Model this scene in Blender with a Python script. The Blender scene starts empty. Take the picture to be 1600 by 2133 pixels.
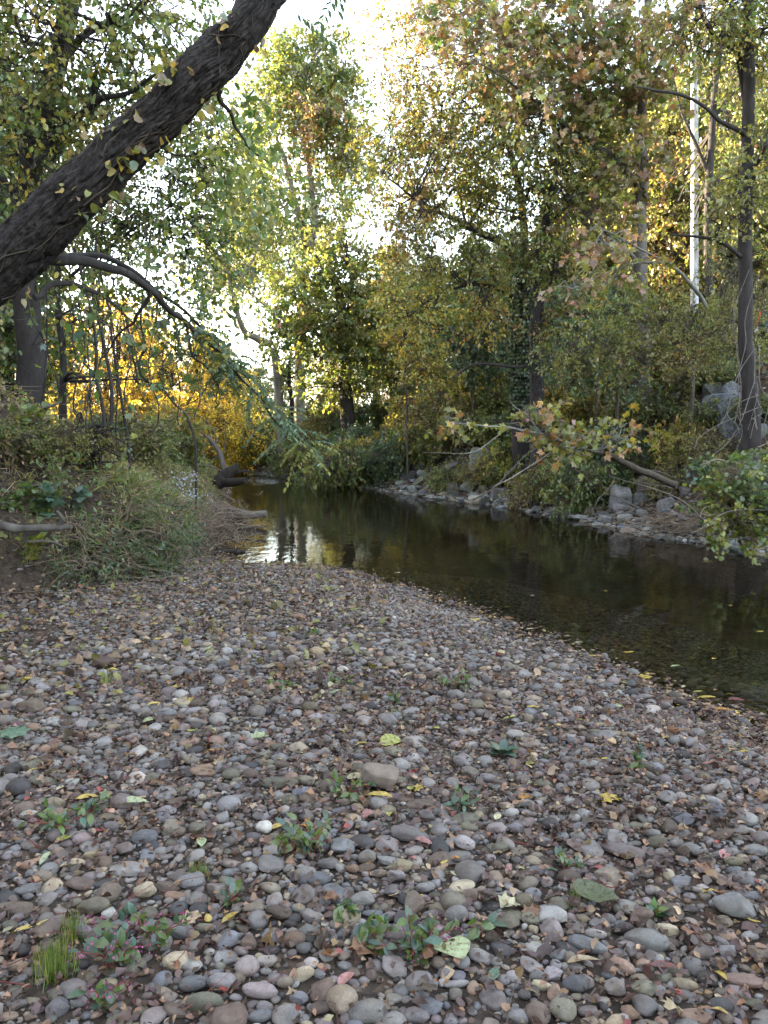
import bpy, bmesh, math, random
import numpy as np
from mathutils import Vector
R = math.radians
rng = np.random.default_rng(7)
random.seed(7)
scene = bpy.context.scene
COL = scene.collection

# ------------------------------------------------------------------ camera geometry
F, CX, CY = 1604.0, 800.0, 1066.5
HOR = 915.0
PITCH = math.atan((CY - HOR) / F)
CAMZ = 1.55
ZW = -0.25                                   # level of the creek
cp, sp_ = math.cos(PITCH), math.sin(PITCH)

def ray(px, py):
    a, b = (px - CX) / F, (CY - py) / F
    return np.array([a, cp + b * sp_, -sp_ + b * cp])

def at(px, py, Y):
    d = ray(px, py)
    return np.array([0, 0, CAMZ]) + d * (Y / d[1])

def at_z(px, py, z):
    d = ray(px, py)
    return np.array([0, 0, CAMZ]) + d * ((z - CAMZ) / d[2])

def proj(P):
    P = np.asarray(P, float).reshape(-1, 3) - np.array([0, 0, CAMZ])
    dep = P[:, 1] * cp - P[:, 2] * sp_
    up = P[:, 1] * sp_ + P[:, 2] * cp
    dep = np.where(dep < .05, .05, dep)
    return CX + F * P[:, 0] / dep, CY - F * up / dep, dep

# ------------------------------------------------------------------ noise
def _hash(ix, iy, iz, seed):
    h = (ix.astype(np.int64) * 374761393 + iy.astype(np.int64) * 668265263 + iz.astype(np.int64) * 2147483647 + seed * 144665) & 0xffffffff
    h = ((h ^ (h >> 13)) * 1274126177) & 0xffffffff
    h = h ^ (h >> 16)
    return (h & 0xffff) / 32767.5 - 1.0

def vnoise(P, seed=0):
    P = np.asarray(P, float)
    i = np.floor(P).astype(np.int64)
    f = P - i
    u = f * f * (3 - 2 * f)
    out = 0
    for dx in (0, 1):
        wx = u[..., 0] if dx else 1 - u[..., 0]
        for dy in (0, 1):
            wy = u[..., 1] if dy else 1 - u[..., 1]
            for dz in (0, 1):
                wz = u[..., 2] if dz else 1 - u[..., 2]
                out = out + wx * wy * wz * _hash(i[..., 0] + dx, i[..., 1] + dy, i[..., 2] + dz, seed)
    return out

def fbm(P, octv=4, seed=0):
    s, a, t = 0, 1.0, 0
    P = np.asarray(P, float)
    for k in range(octv):
        s = s + a * vnoise(P * (2 ** k), seed + k * 17)
        t += a
        a *= .5
    return s / t

def xyz(x, y, z=0.0):
    return np.stack([x, y, np.zeros_like(x) + z], -1)

def sm(t):
    t = np.clip(t, 0, 1)
    return t * t * (3 - 2 * t)

def unit(v):
    v = np.asarray(v, float)
    return v / np.maximum(np.linalg.norm(v, axis=-1, keepdims=True), 1e-9)

# ------------------------------------------------------------------ mesh collecting
class MB:
    def __init__(s):
        s.v, s.t, s.q, s.n = [], [], [], 0
        s.tc, s.qc, s.tm, s.qm = [], [], [], []
    def add(s, V, Fc, col=(1, 1, 1), mat=0):
        V = np.asarray(V, np.float32).reshape(-1, 3)
        Fc = np.asarray(Fc, np.int32)
        if len(Fc) == 0: return
        col = np.broadcast_to(np.asarray(col, np.float32), (len(Fc), 3))
        m = np.full(len(Fc), mat, np.int32)
        if Fc.shape[1] == 3:
            s.t.append(Fc + s.n); s.tc.append(col); s.tm.append(m)
        else:
            s.q.append(Fc + s.n); s.qc.append(col); s.qm.append(m)
        s.v.append(V)
        s.n += len(V)
    def mesh(s, name, mats, smooth=True):
        V = np.concatenate(s.v)
        T = np.concatenate(s.t) if s.t else np.zeros((0, 3), np.int32)
        Q = np.concatenate(s.q) if s.q else np.zeros((0, 4), np.int32)
        cols = np.concatenate(s.tc + s.qc)
        mi = np.concatenate(s.tm + s.qm)
        me = bpy.data.meshes.new(name)
        me.vertices.add(len(V)); me.vertices.foreach_set('co', V.ravel())
        nl = T.size + Q.size
        me.loops.add(nl)
        me.loops.foreach_set('vertex_index', np.concatenate([T.ravel(), Q.ravel()]).astype(np.int32))
        me.polygons.add(len(T) + len(Q))
        st = np.concatenate([np.arange(len(T)) * 3, T.size + np.arange(len(Q)) * 4]).astype(np.int32)
        me.polygons.foreach_set('loop_start', st)
        me.polygons.foreach_set('material_index', mi)
        me.polygons.foreach_set('use_smooth', np.full(len(mi), smooth))
        a = me.attributes.new('tint', 'FLOAT_COLOR', 'FACE')
        c4 = np.ones((len(cols), 4), np.float32); c4[:, :3] = cols
        a.data.foreach_set('color', c4.ravel())
        for m in (mats if isinstance(mats, (list, tuple)) else [mats]): me.materials.append(m)
        me.update(calc_edges=True)
        return me
    def build(s, name, mats, parent=None, smooth=True):
        return link(name, s.mesh(name, mats, smooth), parent)

def link(name, data, parent=None):
    o = bpy.data.objects.new(name, data)
    COL.objects.link(o)
    if parent is not None: o.parent = parent
    return o

def tag(o, label=None, cat=None, group=None, kind=None):
    if label: o['label'] = label
    if cat: o['category'] = cat
    if group: o['group'] = group
    if kind: o['kind'] = kind
    return o

def thing(name, loc, label, cat, group=None):
    o = link(name, None)
    o.location = tuple(float(a) for a in loc)
    return tag(o, label, cat, group)

def rebase(o, root):
    """child built in world coordinates under an Empty that stands at its base"""
    o.parent = root
    o.location = (-root.location[0], -root.location[1], -root.location[2])
    return o

# tubes: M polylines of K points -------------------------------------------------
def tubes(mb, P, Rr, S=5, col=(1, 1, 1), mat=0, cap=True):
    P = np.asarray(P, float); Rr = np.asarray(Rr, float)
    if P.ndim == 2: P = P[None]; Rr = Rr[None]
    M, K, _ = P.shape
    T = np.empty_like(P)
    T[:, 1:-1] = P[:, 2:] - P[:, :-2]; T[:, 0] = P[:, 1] - P[:, 0]; T[:, -1] = P[:, -1] - P[:, -2]
    T = unit(T)
    ref = np.where(np.abs(T[:, :1, 2:3]) > .9, np.array([1., 0, 0]), np.array([0, 0, 1.]))
    ref = np.broadcast_to(ref, T.shape)
    U = unit(np.cross(T, ref)); W = np.cross(T, U)
    ang = np.arange(S) * 2 * math.pi / S
    V = P[:, :, None] + Rr[:, :, None, None] * (np.cos(ang)[None, None, :, None] * U[:, :, None] + np.sin(ang)[None, None, :, None] * W[:, :, None])
    idx = np.arange(M * K * S).reshape(M, K, S)
    a = idx[:, :-1, :]; b = np.roll(a, -1, 2); d = idx[:, 1:, :]; c = np.roll(d, -1, 2)
    Q = np.stack([a, b, c, d], -1).reshape(-1, 4)
    cc = np.asarray(col, float)
    if cc.ndim == 2: cc = np.repeat(cc, (K - 1) * S, 0)
    mb.add(V.reshape(-1, 3), Q, cc, mat)
    if cap and S >= 6:
        for m in range(M):
            for k, o in ((0, 1), (K - 1, -1)):
                ring = V[m, k]
                vv = np.vstack([ring, ring.mean(0)[None]])
                f = [[i, (i + 1) % S, S] if o < 0 else [(i + 1) % S, i, S] for i in range(S)]
                mb.add(vv, f, cc[0] if cc.ndim == 2 else cc, mat)

def resample(P, n, jit=0.0, r=None):
    """smooth polyline through points (Catmull-Rom), n samples, optional wiggle"""
    P = np.asarray(P, float)
    E = np.vstack([2 * P[0] - P[1], P, 2 * P[-1] - P[-2]])
    t = np.linspace(0, len(P) - 1 - 1e-6, n)
    i = t.astype(int); f = (t - i)[:, None]
    p0, p1, p2, p3 = E[i], E[i + 1], E[i + 2], E[i + 3]
    out = .5 * (2 * p1 + (p2 - p0) * f + (2 * p0 - 5 * p1 + 4 * p2 - p3) * f ** 2 + (3 * p1 - p0 - 3 * p2 + p3) * f ** 3)
    if jit:
        w = np.stack([vnoise(np.stack([t * 1.7 + rng.random() * 99, t * 0, t * 0 + k * 7.3], -1), k) for k in range(out.shape[1])], -1)
        w[0] *= 0
        out = out + w * jit
    return out

# ------------------------------------------------------------------ materials
def newmat(name):
    m = bpy.data.materials.new(name); m.use_nodes = True
    nt = m.node_tree; nt.nodes.clear()
    out = nt.nodes.new('ShaderNodeOutputMaterial')
    return m, nt, out

def N(nt, t, **kw):
    n = nt.nodes.new(t)
    for k, v in kw.items():
        if k.startswith('i_'):
            n.inputs[int(k[2:]) if k[2:].isdigit() else k[2:].replace('_', ' ')].default_value = v
        else: setattr(n, k, v)
    return n

def noise_n(nt, vec, scale, detail=4, rough=.6):
    n = N(nt, 'ShaderNodeTexNoise'); n.inputs['Scale'].default_value = scale
    n.inputs['Detail'].default_value = detail; n.inputs['Roughness'].default_value = rough
    nt.links.new(vec, n.inputs['Vector'])
    return n

def ramp_n(nt, fac, stops):
    r = N(nt, 'ShaderNodeValToRGB'); e = r.color_ramp.elements
    while len(e) < len(stops): e.new(.5)
    for k, (p, c) in enumerate(stops):
        e[k].position = p; e[k].color = (*c, 1) if len(c) == 3 else c
    nt.links.new(fac, r.inputs[0])
    return r

def mul_n(nt, a, b, fac=1.0, mode='MULTIPLY'):
    m = N(nt, 'ShaderNodeMix', data_type='RGBA', blend_type=mode)
    m.inputs[0].default_value = fac
    nt.links.new(a, m.inputs[6]); nt.links.new(b, m.inputs[7])
    return m.outputs[2]

def tint_n(nt):
    a = N(nt, 'ShaderNodeAttribute', attribute_name='tint')
    o = N(nt, 'ShaderNodeObjectInfo')
    return mul_n(nt, a.outputs['Color'], o.outputs['Color'])

def leaf_mat(name, trans=.45, gloss=.05, spots=False):
    m, nt, out = newmat(name)
    c = tint_n(nt)
    geo = N(nt, 'ShaderNodeNewGeometry')
    nz = noise_n(nt, geo.outputs['Position'], 40, 3)
    rp = ramp_n(nt, nz.outputs['Fac'], [(.3, (.72, .7, .65)), (.7, (1.2, 1.2, 1.15))])
    c = mul_n(nt, c, rp.outputs[0])
    if spots:                                                # brown decay blotches
        c = mul_n(nt, c, ramp_n(nt, noise_n(nt, geo.outputs['Position'], 75, 4, .7).outputs['Fac'], [(.5, (1, 1, 1)), (.62, (.6, .42, .3))]).outputs[0])
    d = N(nt, 'ShaderNodeBsdfDiffuse'); t = N(nt, 'ShaderNodeBsdfTranslucent'); g = N(nt, 'ShaderNodeBsdfGlossy')
    g.inputs['Roughness'].default_value = .45
    g.inputs['Color'].default_value = (1, 1, 1, 1)
    nt.links.new(c, d.inputs[0])
    hs = N(nt, 'ShaderNodeHueSaturation'); hs.inputs['Saturation'].default_value = 1.0; hs.inputs['Value'].default_value = 1.5
    nt.links.new(c, hs.inputs['Color']); nt.links.new(hs.outputs[0], t.inputs[0])
    a = N(nt, 'ShaderNodeMixShader'); a.inputs[0].default_value = trans
    nt.links.new(d.outputs[0], a.inputs[1]); nt.links.new(t.outputs[0], a.inputs[2])
    b = N(nt, 'ShaderNodeMixShader'); b.inputs[0].default_value = gloss
    nt.links.new(a.outputs[0], b.inputs[1]); nt.links.new(g.outputs[0], b.inputs[2])
    nt.links.new(b.outputs[0], out.inputs[0])
    return m

def solid_mat(name, base, var=.5, scale=12, rough=.85, bump=.4, bscale=30, stretch=None, tint=True, spec=.25, bdist=.01):
    m, nt, out = newmat(name)
    geo = N(nt, 'ShaderNodeNewGeometry')
    vec = geo.outputs['Position']
    if stretch:
        mp = N(nt, 'ShaderNodeMapping'); mp.inputs['Scale'].default_value = stretch
        nt.links.new(vec, mp.inputs[0]); vec = mp.outputs[0]
    n1 = noise_n(nt, vec, scale, 6, .65)
    lo = tuple(b * (1 - var) for b in base); hi = tuple(min(1, b * (1 + var)) for b in base)
    r = ramp_n(nt, n1.outputs['Fac'], [(.3, lo), (.7, hi)])
    c = r.outputs[0]
    if tint: c = mul_n(nt, c, tint_n(nt))
    n2 = noise_n(nt, vec, bscale, 6, .7)
    bp = N(nt, 'ShaderNodeBump'); bp.inputs['Strength'].default_value = bump; bp.inputs['Distance'].default_value = bdist
    nt.links.new(n2.outputs['Fac'], bp.inputs['Height'])
    p = N(nt, 'ShaderNodeBsdfPrincipled'); p.inputs['Roughness'].default_value = rough
    p.inputs['Specular IOR Level'].default_value = spec
    nt.links.new(c, p.inputs['Base Color']); nt.links.new(bp.outputs[0], p.inputs['Normal'])
    nt.links.new(p.outputs[0], out.inputs[0])
    return m

LEAF = leaf_mat('leaf_blades')
DRYLEAF = leaf_mat('fallen_leaf_blades', .15, .04)
GRASSM = leaf_mat('grass_blades', .3, .04)
BARK = solid_mat('furrowed_bark', (.046, .04, .039), .6, 16, .95, 1.0, 30, (1, 1, .45), bdist=.03)
MIDBARK = solid_mat('grey_brown_bark', (.095, .085, .075), .45, 9, .95, .8, 26, (1, 1, .3), bdist=.015)
DARKBARK = solid_mat('dark_bark', (.038, .033, .032), .45, 10, .95, .8, 26, (1, 1, .3), bdist=.015)
PALEBARK = solid_mat('pale_bark', (.19, .18, .16), .5, 5, .9, .5, 30, (1, 1, .3))
TWIG = solid_mat('twig_bark', (.085, .07, .055), .4, 14, .9, .3, 60)
DEADWOOD = solid_mat('weathered_deadwood', (.13, .115, .1), .4, 16, .9, .6, 50, (1, 1, .4))
DARKWOOD = solid_mat('rotten_dark_wood', (.035, .028, .024), .5, 18, .95, .9, 40, bdist=.02)
DRYSTEM = solid_mat('dry_stems', (.2, .15, .11), .3, 14, .9, .2, 60)

def stone_mat():
    m, nt, out = newmat('river_stone_surface')
    geo = N(nt, 'ShaderNodeNewGeometry'); pos = geo.outputs['Position']
    c = tint_n(nt)
    n1 = noise_n(nt, pos, 22, 5, .65)
    r1 = ramp_n(nt, n1.outputs['Fac'], [(.28, (.62, .6, .58)), (.55, (1, 1, 1)), (.78, (1.28, 1.26, 1.2))])
    c = mul_n(nt, c, r1.outputs[0])
    n2 = noise_n(nt, pos, 260, 3, .7)
    r2 = ramp_n(nt, n2.outputs['Fac'], [(.3, (.74, .74, .74)), (.5, (1, 1, 1)), (.72, (1.25, 1.25, 1.25))])
    c = mul_n(nt, c, r2.outputs[0])
    # mud film and rusty stain patches
    n3 = noise_n(nt, pos, 8, 4, .6)
    r3 = ramp_n(nt, n3.outputs['Fac'], [(.45, (1, 1, 1)), (.7, (.86, .74, .62))])
    c = mul_n(nt, c, r3.outputs[0])
    n4 = noise_n(nt, pos, 70, 5, .7)
    bp = N(nt, 'ShaderNodeBump'); bp.inputs['Strength'].default_value = .35; bp.inputs['Distance'].default_value = .004
    nt.links.new(n4.outputs['Fac'], bp.inputs['Height'])
    p = N(nt, 'ShaderNodeBsdfPrincipled'); p.inputs['Roughness'].default_value = .72
    p.inputs['Specular IOR Level'].default_value = .25
    nt.links.new(c, p.inputs['Base Color']); nt.links.new(bp.outputs[0], p.inputs['Normal'])
    nt.links.new(p.outputs[0], out.inputs[0])
    return m
STONE = stone_mat()
ROCK = solid_mat('bank_rock_surface', (1, 1, 1), .38, 7, .9, .7, 16, (1, 1, 2.2), bdist=.03)

def rock_mat():
    m, nt, out = newmat('weathered_mossy_rock')
    geo = N(nt, 'ShaderNodeNewGeometry'); pos = geo.outputs['Position']
    c = tint_n(nt)
    r1 = ramp_n(nt, noise_n(nt, pos, 6, 6, .7).outputs['Fac'], [(.3, (.55, .55, .56)), (.5, (1, 1, 1)), (.72, (1.35, 1.3, 1.22))]); c = mul_n(nt, c, r1.outputs[0])
    r2 = ramp_n(nt, noise_n(nt, pos, 60, 4, .7).outputs['Fac'], [(.35, (.75, .75, .75)), (.65, (1.2, 1.2, 1.2))]); c = mul_n(nt, c, r2.outputs[0])
    moss = ramp_n(nt, noise_n(nt, pos, 3.1, 5, .65).outputs['Fac'], [(.52, (0, 0, 0)), (.66, (1, 1, 1))])
    mx = N(nt, 'ShaderNodeMix', data_type='RGBA'); mx.inputs[7].default_value = (.07, .075, .035, 1)
    ms = N(nt, 'ShaderNodeMath', operation='MULTIPLY'); ms.inputs[1].default_value = .65
    nt.links.new(moss.outputs[0], ms.inputs[0]); nt.links.new(ms.outputs[0], mx.inputs[0]); nt.links.new(c, mx.inputs[6])
    mp = N(nt, 'ShaderNodeMapping'); mp.inputs['Scale'].default_value = (1, 1, 2.6); mp.inputs['Rotation'].default_value = (.3, .4, 0)
    nt.links.new(pos, mp.inputs[0])
    bp = N(nt, 'ShaderNodeBump'); bp.inputs['Strength'].default_value = 1; bp.inputs['Distance'].default_value = .05
    nt.links.new(noise_n(nt, mp.outputs[0], 9, 8, .7).outputs['Fac'], bp.inputs['Height'])
    p = N(nt, 'ShaderNodeBsdfPrincipled'); p.inputs['Roughness'].default_value = .9; p.inputs['Specular IOR Level'].default_value = .2
    nt.links.new(mx.outputs[2], p.inputs['Base Color']); nt.links.new(bp.outputs[0], p.inputs['Normal']); nt.links.new(p.outputs[0], out.inputs[0])
    return m
ROCK = rock_mat()

def ground_mat():
    m, nt, out = newmat('damp_soil_and_leaf_mould')
    geo = N(nt, 'ShaderNodeNewGeometry'); pos = geo.outputs['Position']
    n1 = noise_n(nt, pos, 3.0, 6, .65)
    r1 = ramp_n(nt, n1.outputs['Fac'], [(.3, (.034, .028, .024)), (.55, (.06, .05, .042)), (.75, (.1, .084, .07))])
    v = N(nt, 'ShaderNodeTexVoronoi'); v.inputs['Scale'].default_value = 26
    nt.links.new(pos, v.inputs['Vector'])
    r2 = ramp_n(nt, v.outputs['Color'], [(.1, (.55, .5, .48)), (.5, (1, .95, .9)), (.9, (1.5, 1.25, 1.05))])
    c = mul_n(nt, r1.outputs[0], r2.outputs[0])
    n2 = noise_n(nt, pos, 30, 6, .7)
    bp = N(nt, 'ShaderNodeBump'); bp.inputs['Strength'].default_value = .8; bp.inputs['Distance'].default_value = .02
    nt.links.new(n2.outputs['Fac'], bp.inputs['Height'])
    p = N(nt, 'ShaderNodeBsdfPrincipled'); p.inputs['Roughness'].default_value = .95
    p.inputs['Specular IOR Level'].default_value = .15
    nt.links.new(c, p.inputs['Base Color']); nt.links.new(bp.outputs[0], p.inputs['Normal'])
    nt.links.new(p.outputs[0], out.inputs[0])
    return m
GROUND = ground_mat()

def water_mat():
    m, nt, out = newmat('still_creek_water')
    geo = N(nt, 'ShaderNodeNewGeometry'); pos = geo.outputs['Position']
    mp = N(nt, 'ShaderNodeMapping'); mp.inputs['Scale'].default_value = (1.0, .55, 1)
    nt.links.new(pos, mp.inputs[0])
    n1 = noise_n(nt, mp.outputs[0], 5.5, 3, .5)
    n2 = noise_n(nt, mp.outputs[0], 1.1, 2, .5)
    # livelier water at the riffle upstream
    sx = N(nt, 'ShaderNodeSeparateXYZ'); nt.links.new(pos, sx.inputs[0])
    mr = N(nt, 'ShaderNodeMapRange'); mr.inputs[1].default_value = 22; mr.inputs[2].default_value = 34
    mr.inputs[3].default_value = .0045; mr.inputs[4].default_value = .02
    nt.links.new(sx.outputs['Y'], mr.inputs[0])
    ad = N(nt, 'ShaderNodeMath', operation='ADD'); nt.links.new(n1.outputs['Fac'], ad.inputs[0]); nt.links.new(n2.outputs['Fac'], ad.inputs[1])
    mu0 = N(nt, 'ShaderNodeMath', operation='MULTIPLY'); nt.links.new(ad.outputs[0], mu0.inputs[0]); nt.links.new(mr.outputs[0], mu0.inputs[1])
    mp3 = N(nt, 'ShaderNodeMapping'); mp3.inputs['Scale'].default_value = (.5, 2.2, 1); nt.links.new(pos, mp3.inputs[0])
    n3 = noise_n(nt, mp3.outputs[0], 1.6, 2, .5)
    mr3 = N(nt, 'ShaderNodeMapRange'); mr3.inputs[1].default_value = 30; mr3.inputs[2].default_value = 36; mr3.inputs[3].default_value = 0; mr3.inputs[4].default_value = .22
    nt.links.new(sx.outputs['Y'], mr3.inputs[0])
    mu3 = N(nt, 'ShaderNodeMath', operation='MULTIPLY'); nt.links.new(n3.outputs['Fac'], mu3.inputs[0]); nt.links.new(mr3.outputs[0], mu3.inputs[1])
    mu = N(nt, 'ShaderNodeMath', operation='ADD'); nt.links.new(mu0.outputs[0], mu.inputs[0]); nt.links.new(mu3.outputs[0], mu.inputs[1])
    bp = N(nt, 'ShaderNodeBump'); bp.inputs['Strength'].default_value = 1; bp.inputs['Distance'].default_value = 1
    nt.links.new(mu.outputs[0], bp.inputs['Height'])
    fr = N(nt, 'ShaderNodeFresnel'); fr.inputs[0].default_value = 1.33
    nt.links.new(bp.outputs[0], fr.inputs['Normal'])
    tr = N(nt, 'ShaderNodeBsdfTransparent'); tr.inputs[0].default_value = (.6, .58, .46, 1)
    gl = N(nt, 'ShaderNodeBsdfGlossy'); gl.inputs['Roughness'].default_value = .02
    nt.links.new(bp.outputs[0], gl.inputs['Normal'])
    mx = N(nt, 'ShaderNodeMixShader'); nt.links.new(fr.outputs[0], mx.inputs[0])
    nt.links.new(tr.outputs[0], mx.inputs[1]); nt.links.new(gl.outputs[0], mx.inputs[2])
    nt.links.new(mx.outputs[0], out.inputs[0])
    return m
WATER = water_mat()

def plain_mat(name, col, rough=.5, metal=0.0, emit=0.0, coat=0.0):
    m, nt, out = newmat(name)
    geo = N(nt, 'ShaderNodeNewGeometry')
    n1 = noise_n(nt, geo.outputs['Position'], 9, 5)
    r = ramp_n(nt, n1.outputs['Fac'], [(.3, tuple(c * .8 for c in col)), (.7, tuple(min(1, c * 1.15) for c in col))])
    p = N(nt, 'ShaderNodeBsdfPrincipled'); p.inputs['Roughness'].default_value = rough; p.inputs['Metallic'].default_value = metal
    p.inputs['Coat Weight'].default_value = coat
    nt.links.new(r.outputs[0], p.inputs['Base Color'])
    nt.links.new(p.outputs[0], out.inputs[0])
    return m

# ------------------------------------------------------------------ terrain
NEAR = [at_z(*p, ZW)[:2] for p in [(1600, 1505), (1470, 1474), (1340, 1420), (1200, 1360), (1040, 1290), (900, 1240), (760, 1200), (640, 1177), (560, 1174), (492, 1182), (458, 1155), (452, 1125), (465, 1088), (480, 1048), (484, 1018), (472, 1003), (420, 993), (350, 989), (200, 985)]]
NEAR = [np.array(p) for p in [(11, -6), (9.0, -3), (7.0, 0.6), (4.6, 3.2)]] + NEAR + [np.array((-45., 70.))]
FAR = [at_z(*p, ZW)[:2] for p in [(1600, 1155), (1450, 1131), (1330, 1116), (1280, 1098), (1200, 1083), (1100, 1065), (1000, 1050), (900, 1039), (800, 1024), (700, 1008), (600, 996), (540, 991), (480, 983), (360, 975), (200, 970)]]
FAR = [np.array(p) for p in [(19, -6), (16.5, 1), (11.5, 8.5)]] + FAR + [np.array((-48., 84.))]
NEAR = np.array(NEAR); FAR = np.array(FAR)
WPOLY = np.vstack([NEAR, FAR[::-1]])
BANK = np.array([(-5.5, -8), (-4.9, -2), (-4.5, 3), (-4.15, 6)] + [tuple(at_z(*p, 0)[:2]) for p in [(0, 1243), (120, 1230), (225, 1217), (330, 1190)]]
                + [tuple(at_z(*p, -.1)[:2]) for p in [(385, 1160), (415, 1130), (440, 1095)]] + [tuple(at_z(*p, ZW)[:2]) for p in [(462, 1055), (470, 1020), (462, 1004), (415, 994), (345, 990), (195, 986)]] + [(-45.5, 70.)])

def dist_poly(X, Y, L):
    best = np.full(X.shape, 1e9); side = np.zeros(X.shape)
    for (ax, ay), (bx, by) in zip(L[:-1], L[1:]):
        dx, dy = bx - ax, by - ay
        t = np.clip(((X - ax) * dx + (Y - ay) * dy) / (dx * dx + dy * dy), 0, 1)
        ex, ey = X - ax - t * dx, Y - ay - t * dy
        d = np.hypot(ex, ey)
        s = np.sign(dx * (Y - ay) - dy * (X - ax))
        u = d < best - 1e-9
        side = np.where(u, s, side); best = np.where(u, d, best)
    return best, side

def in_poly(X, Y, L):
    c = np.zeros(X.shape, bool)
    for (ax, ay), (bx, by) in zip(L, np.roll(L, -1, 0)):
        k = ((ay > Y) != (by > Y)) & (X < (bx - ax) * (Y - ay) / (by - ay + 1e-12) + ax)
        c ^= k
    return c

def height(X, Y, parts=False):
    X = np.asarray(X, float); Y = np.asarray(Y, float)
    dn, _ = dist_poly(X, Y, NEAR); df, _ = dist_poly(X, Y, FAR)
    db, sb = dist_poly(X, Y, BANK)
    wet = in_poly(X, Y, WPOLY)
    farside = (~wet) & (df < dn)
    nz = fbm(xyz(X * .9, Y * .9), 4, 3); nzl = fbm(xyz(X * .22, Y * .22), 3, 9)
    # gravel bar
    edge = fbm(xyz(X * 2.3, Y * 2.3), 3, 41)
    bar = ZW + .25 * sm(dn / 1.6) + .05 * edge * (1 - sm(dn / 1.5)) + .03 * nz * sm(dn / .8) + .05 * nzl * sm(dn / 2)
    # left bank: undercut foot, then a weedy slope, then the added ridge
    onb = np.where(sb > 0, db, 0.0)
    H = 2.4 - 1.15 * sm((Y - 8.5) / 6.5)
    bk = H * (.42 * sm(onb / .5) + .58 * sm((onb - .3) / 2.5)) + .07 * nz * sm(onb / .6) + .25 * nzl * sm(onb / 3)
    # unseen hill added on the left, shaped to keep the sun off the creek
    hp, hu = .41 * X + .91 * Y, -.91 * X + .41 * Y
    shade_hill = 12 * np.maximum(sm((onb - 7) / 8) * (1 - sm((Y - 26) / 8)), sm((hu - 36) / 7) * (1 - sm((hu - 66) / 20)) * (1 - sm((hp - 26.8) / 2.6)) * sm((hp + 25) / 10) * sm(onb / 3))
    base = np.where(onb > 0, np.minimum(bar, 0.02), bar)
    nearh = base + np.where(onb > 0, bk + shade_hill, 0)
    # far bank
    fx = sm((X + 8) / 13)
    fh = ZW + .3 * sm(df / 1.1) + (.75 + 2.35 * fx) * sm((df - .6) / 4.3) + .165 * np.clip(df - 3.5, 0, 38) * (.2 + .8 * fx) + .12 * nz * sm(df / 1.5) + .4 * nzl * sm((df - 1) / 5)
    wd = np.minimum(np.minimum(.13 * dn, .3 * df), .8)
    h = np.where(wet, ZW - .015 - wd - .02 * nz * sm(dn / .6) + .06 * edge * (1 - sm(dn / 1.2)), np.where(farside, fh, nearh))
    if parts: return h, wet, farside, onb, dn, df
    return h

def hz(x, y):
    return float(height(np.array([x]), np.array([y]))[0])

def ground_hit(px, py, y0=1.5, y1=70):
    d = ray(px, py)
    Y = np.concatenate([np.arange(y0, 16, .03), np.arange(16, y1, .1)])
    k = Y / d[1]
    X, Z = d[0] * k, CAMZ + d[2] * k
    h = height(X, Y)
    b = np.nonzero(Z <= h)[0]
    i = b[0] if len(b) else len(Y) - 1
    return np.array([X[i], Y[i], h[i]])

def axis_pts(segs):
    out = []
    for a, b, s in segs:
        out.append(np.arange(a, b, s))
    return np.unique(np.round(np.concatenate(out), 4))
gx = axis_pts([(-420, -60, 30), (-60, -20, 2.5), (-20, -9, .5), (-9, 14, .12), (14, 30, .6), (30, 60, 3), (60, 421, 30)])
gy = axis_pts([(-60, -10, 5), (-10, 1, .5), (1, 17, .1), (17, 48, .35), (48, 90, 2), (90, 601, 30)])
GX, GY = np.meshgrid(gx, gy)
GH = height(GX, GY)
mb = MB()
ny, nx = GX.shape
idx = np.arange(nx * ny).reshape(ny, nx)
mb.add(np.stack([GX, GY, GH], -1).reshape(-1, 3), np.stack([idx[:-1, :-1], idx[:-1, 1:], idx[1:, 1:], idx[1:, :-1]], -1).reshape(-1, 4))
tag(mb.build('ground', GROUND), kind='structure')
mb = MB()
mb.add([(-60, -12, ZW), (26, -12, ZW), (26, 80, ZW), (-60, 80, ZW)], [[0, 1, 2, 3]])
tag(mb.build('water', WATER), kind='structure')
# ------------------------------------------------------------------ stones
def ico(sub):
    bm = bmesh.new(); bmesh.ops.create_icosphere(bm, subdivisions=sub, radius=1)
    V = np.array([v.co[:] for v in bm.verts]); Fc = np.array([[v.index for v in f.verts] for f in bm.faces])
    bm.free()
    return V, Fc
ICO = {k: ico(k) for k in (2, 3, 4)}

def stone_shape(sub, kind, seed):
    r = np.random.default_rng(seed)
    V, Fc = ICO[sub]
    V = V.copy()
    if kind in 'afkol':
        cuts = {'a': 9, 'f': 5, 'k': 14, 'o': 2, 'l': 2}[kind]
        for _ in range(cuts):
            n = unit(r.normal(size=3) * (1, 1, 1 if kind != 'f' else 2))
            c = r.uniform(.62, .88) if kind in 'afk' else r.uniform(.74, .93)
            d = V @ n - c
            V -= np.clip(d, 0, None)[:, None] * n * (.96 if kind == 'a' else .85)
    e = {'o': .93, 'r': 1., 'l': .92, 'f': .8, 'a': 1., 'k': 1.}[kind]
    V = np.sign(V) * np.abs(V) ** e
    amp = {'o': .15, 'r': .1, 'l': .16, 'f': .13, 'a': .05, 'k': .22}[kind]
    V = V * (1 + amp * fbm(V * 1.3 + seed * 3.1, 3, seed))[:, None]
    if kind == 'k': V = V * (1 + .1 * fbm(V * 4 + seed, 3, seed + 5))[:, None]
    if kind in 'olf':                                    # egg-shaped taper and a slight bend
        V[:, 1] *= 1 + r.uniform(-.28, .28) * V[:, 0]
        V[:, 2] += r.uniform(-.12, .12) * V[:, 0] ** 2
        V[:, 1] += r.uniform(-.15, .15) * V[:, 0] ** 2
    lo, hi = V.min(0), V.max(0)
    return (V - (lo + hi) / 2) / ((hi - lo) / 2), Fc

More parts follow.
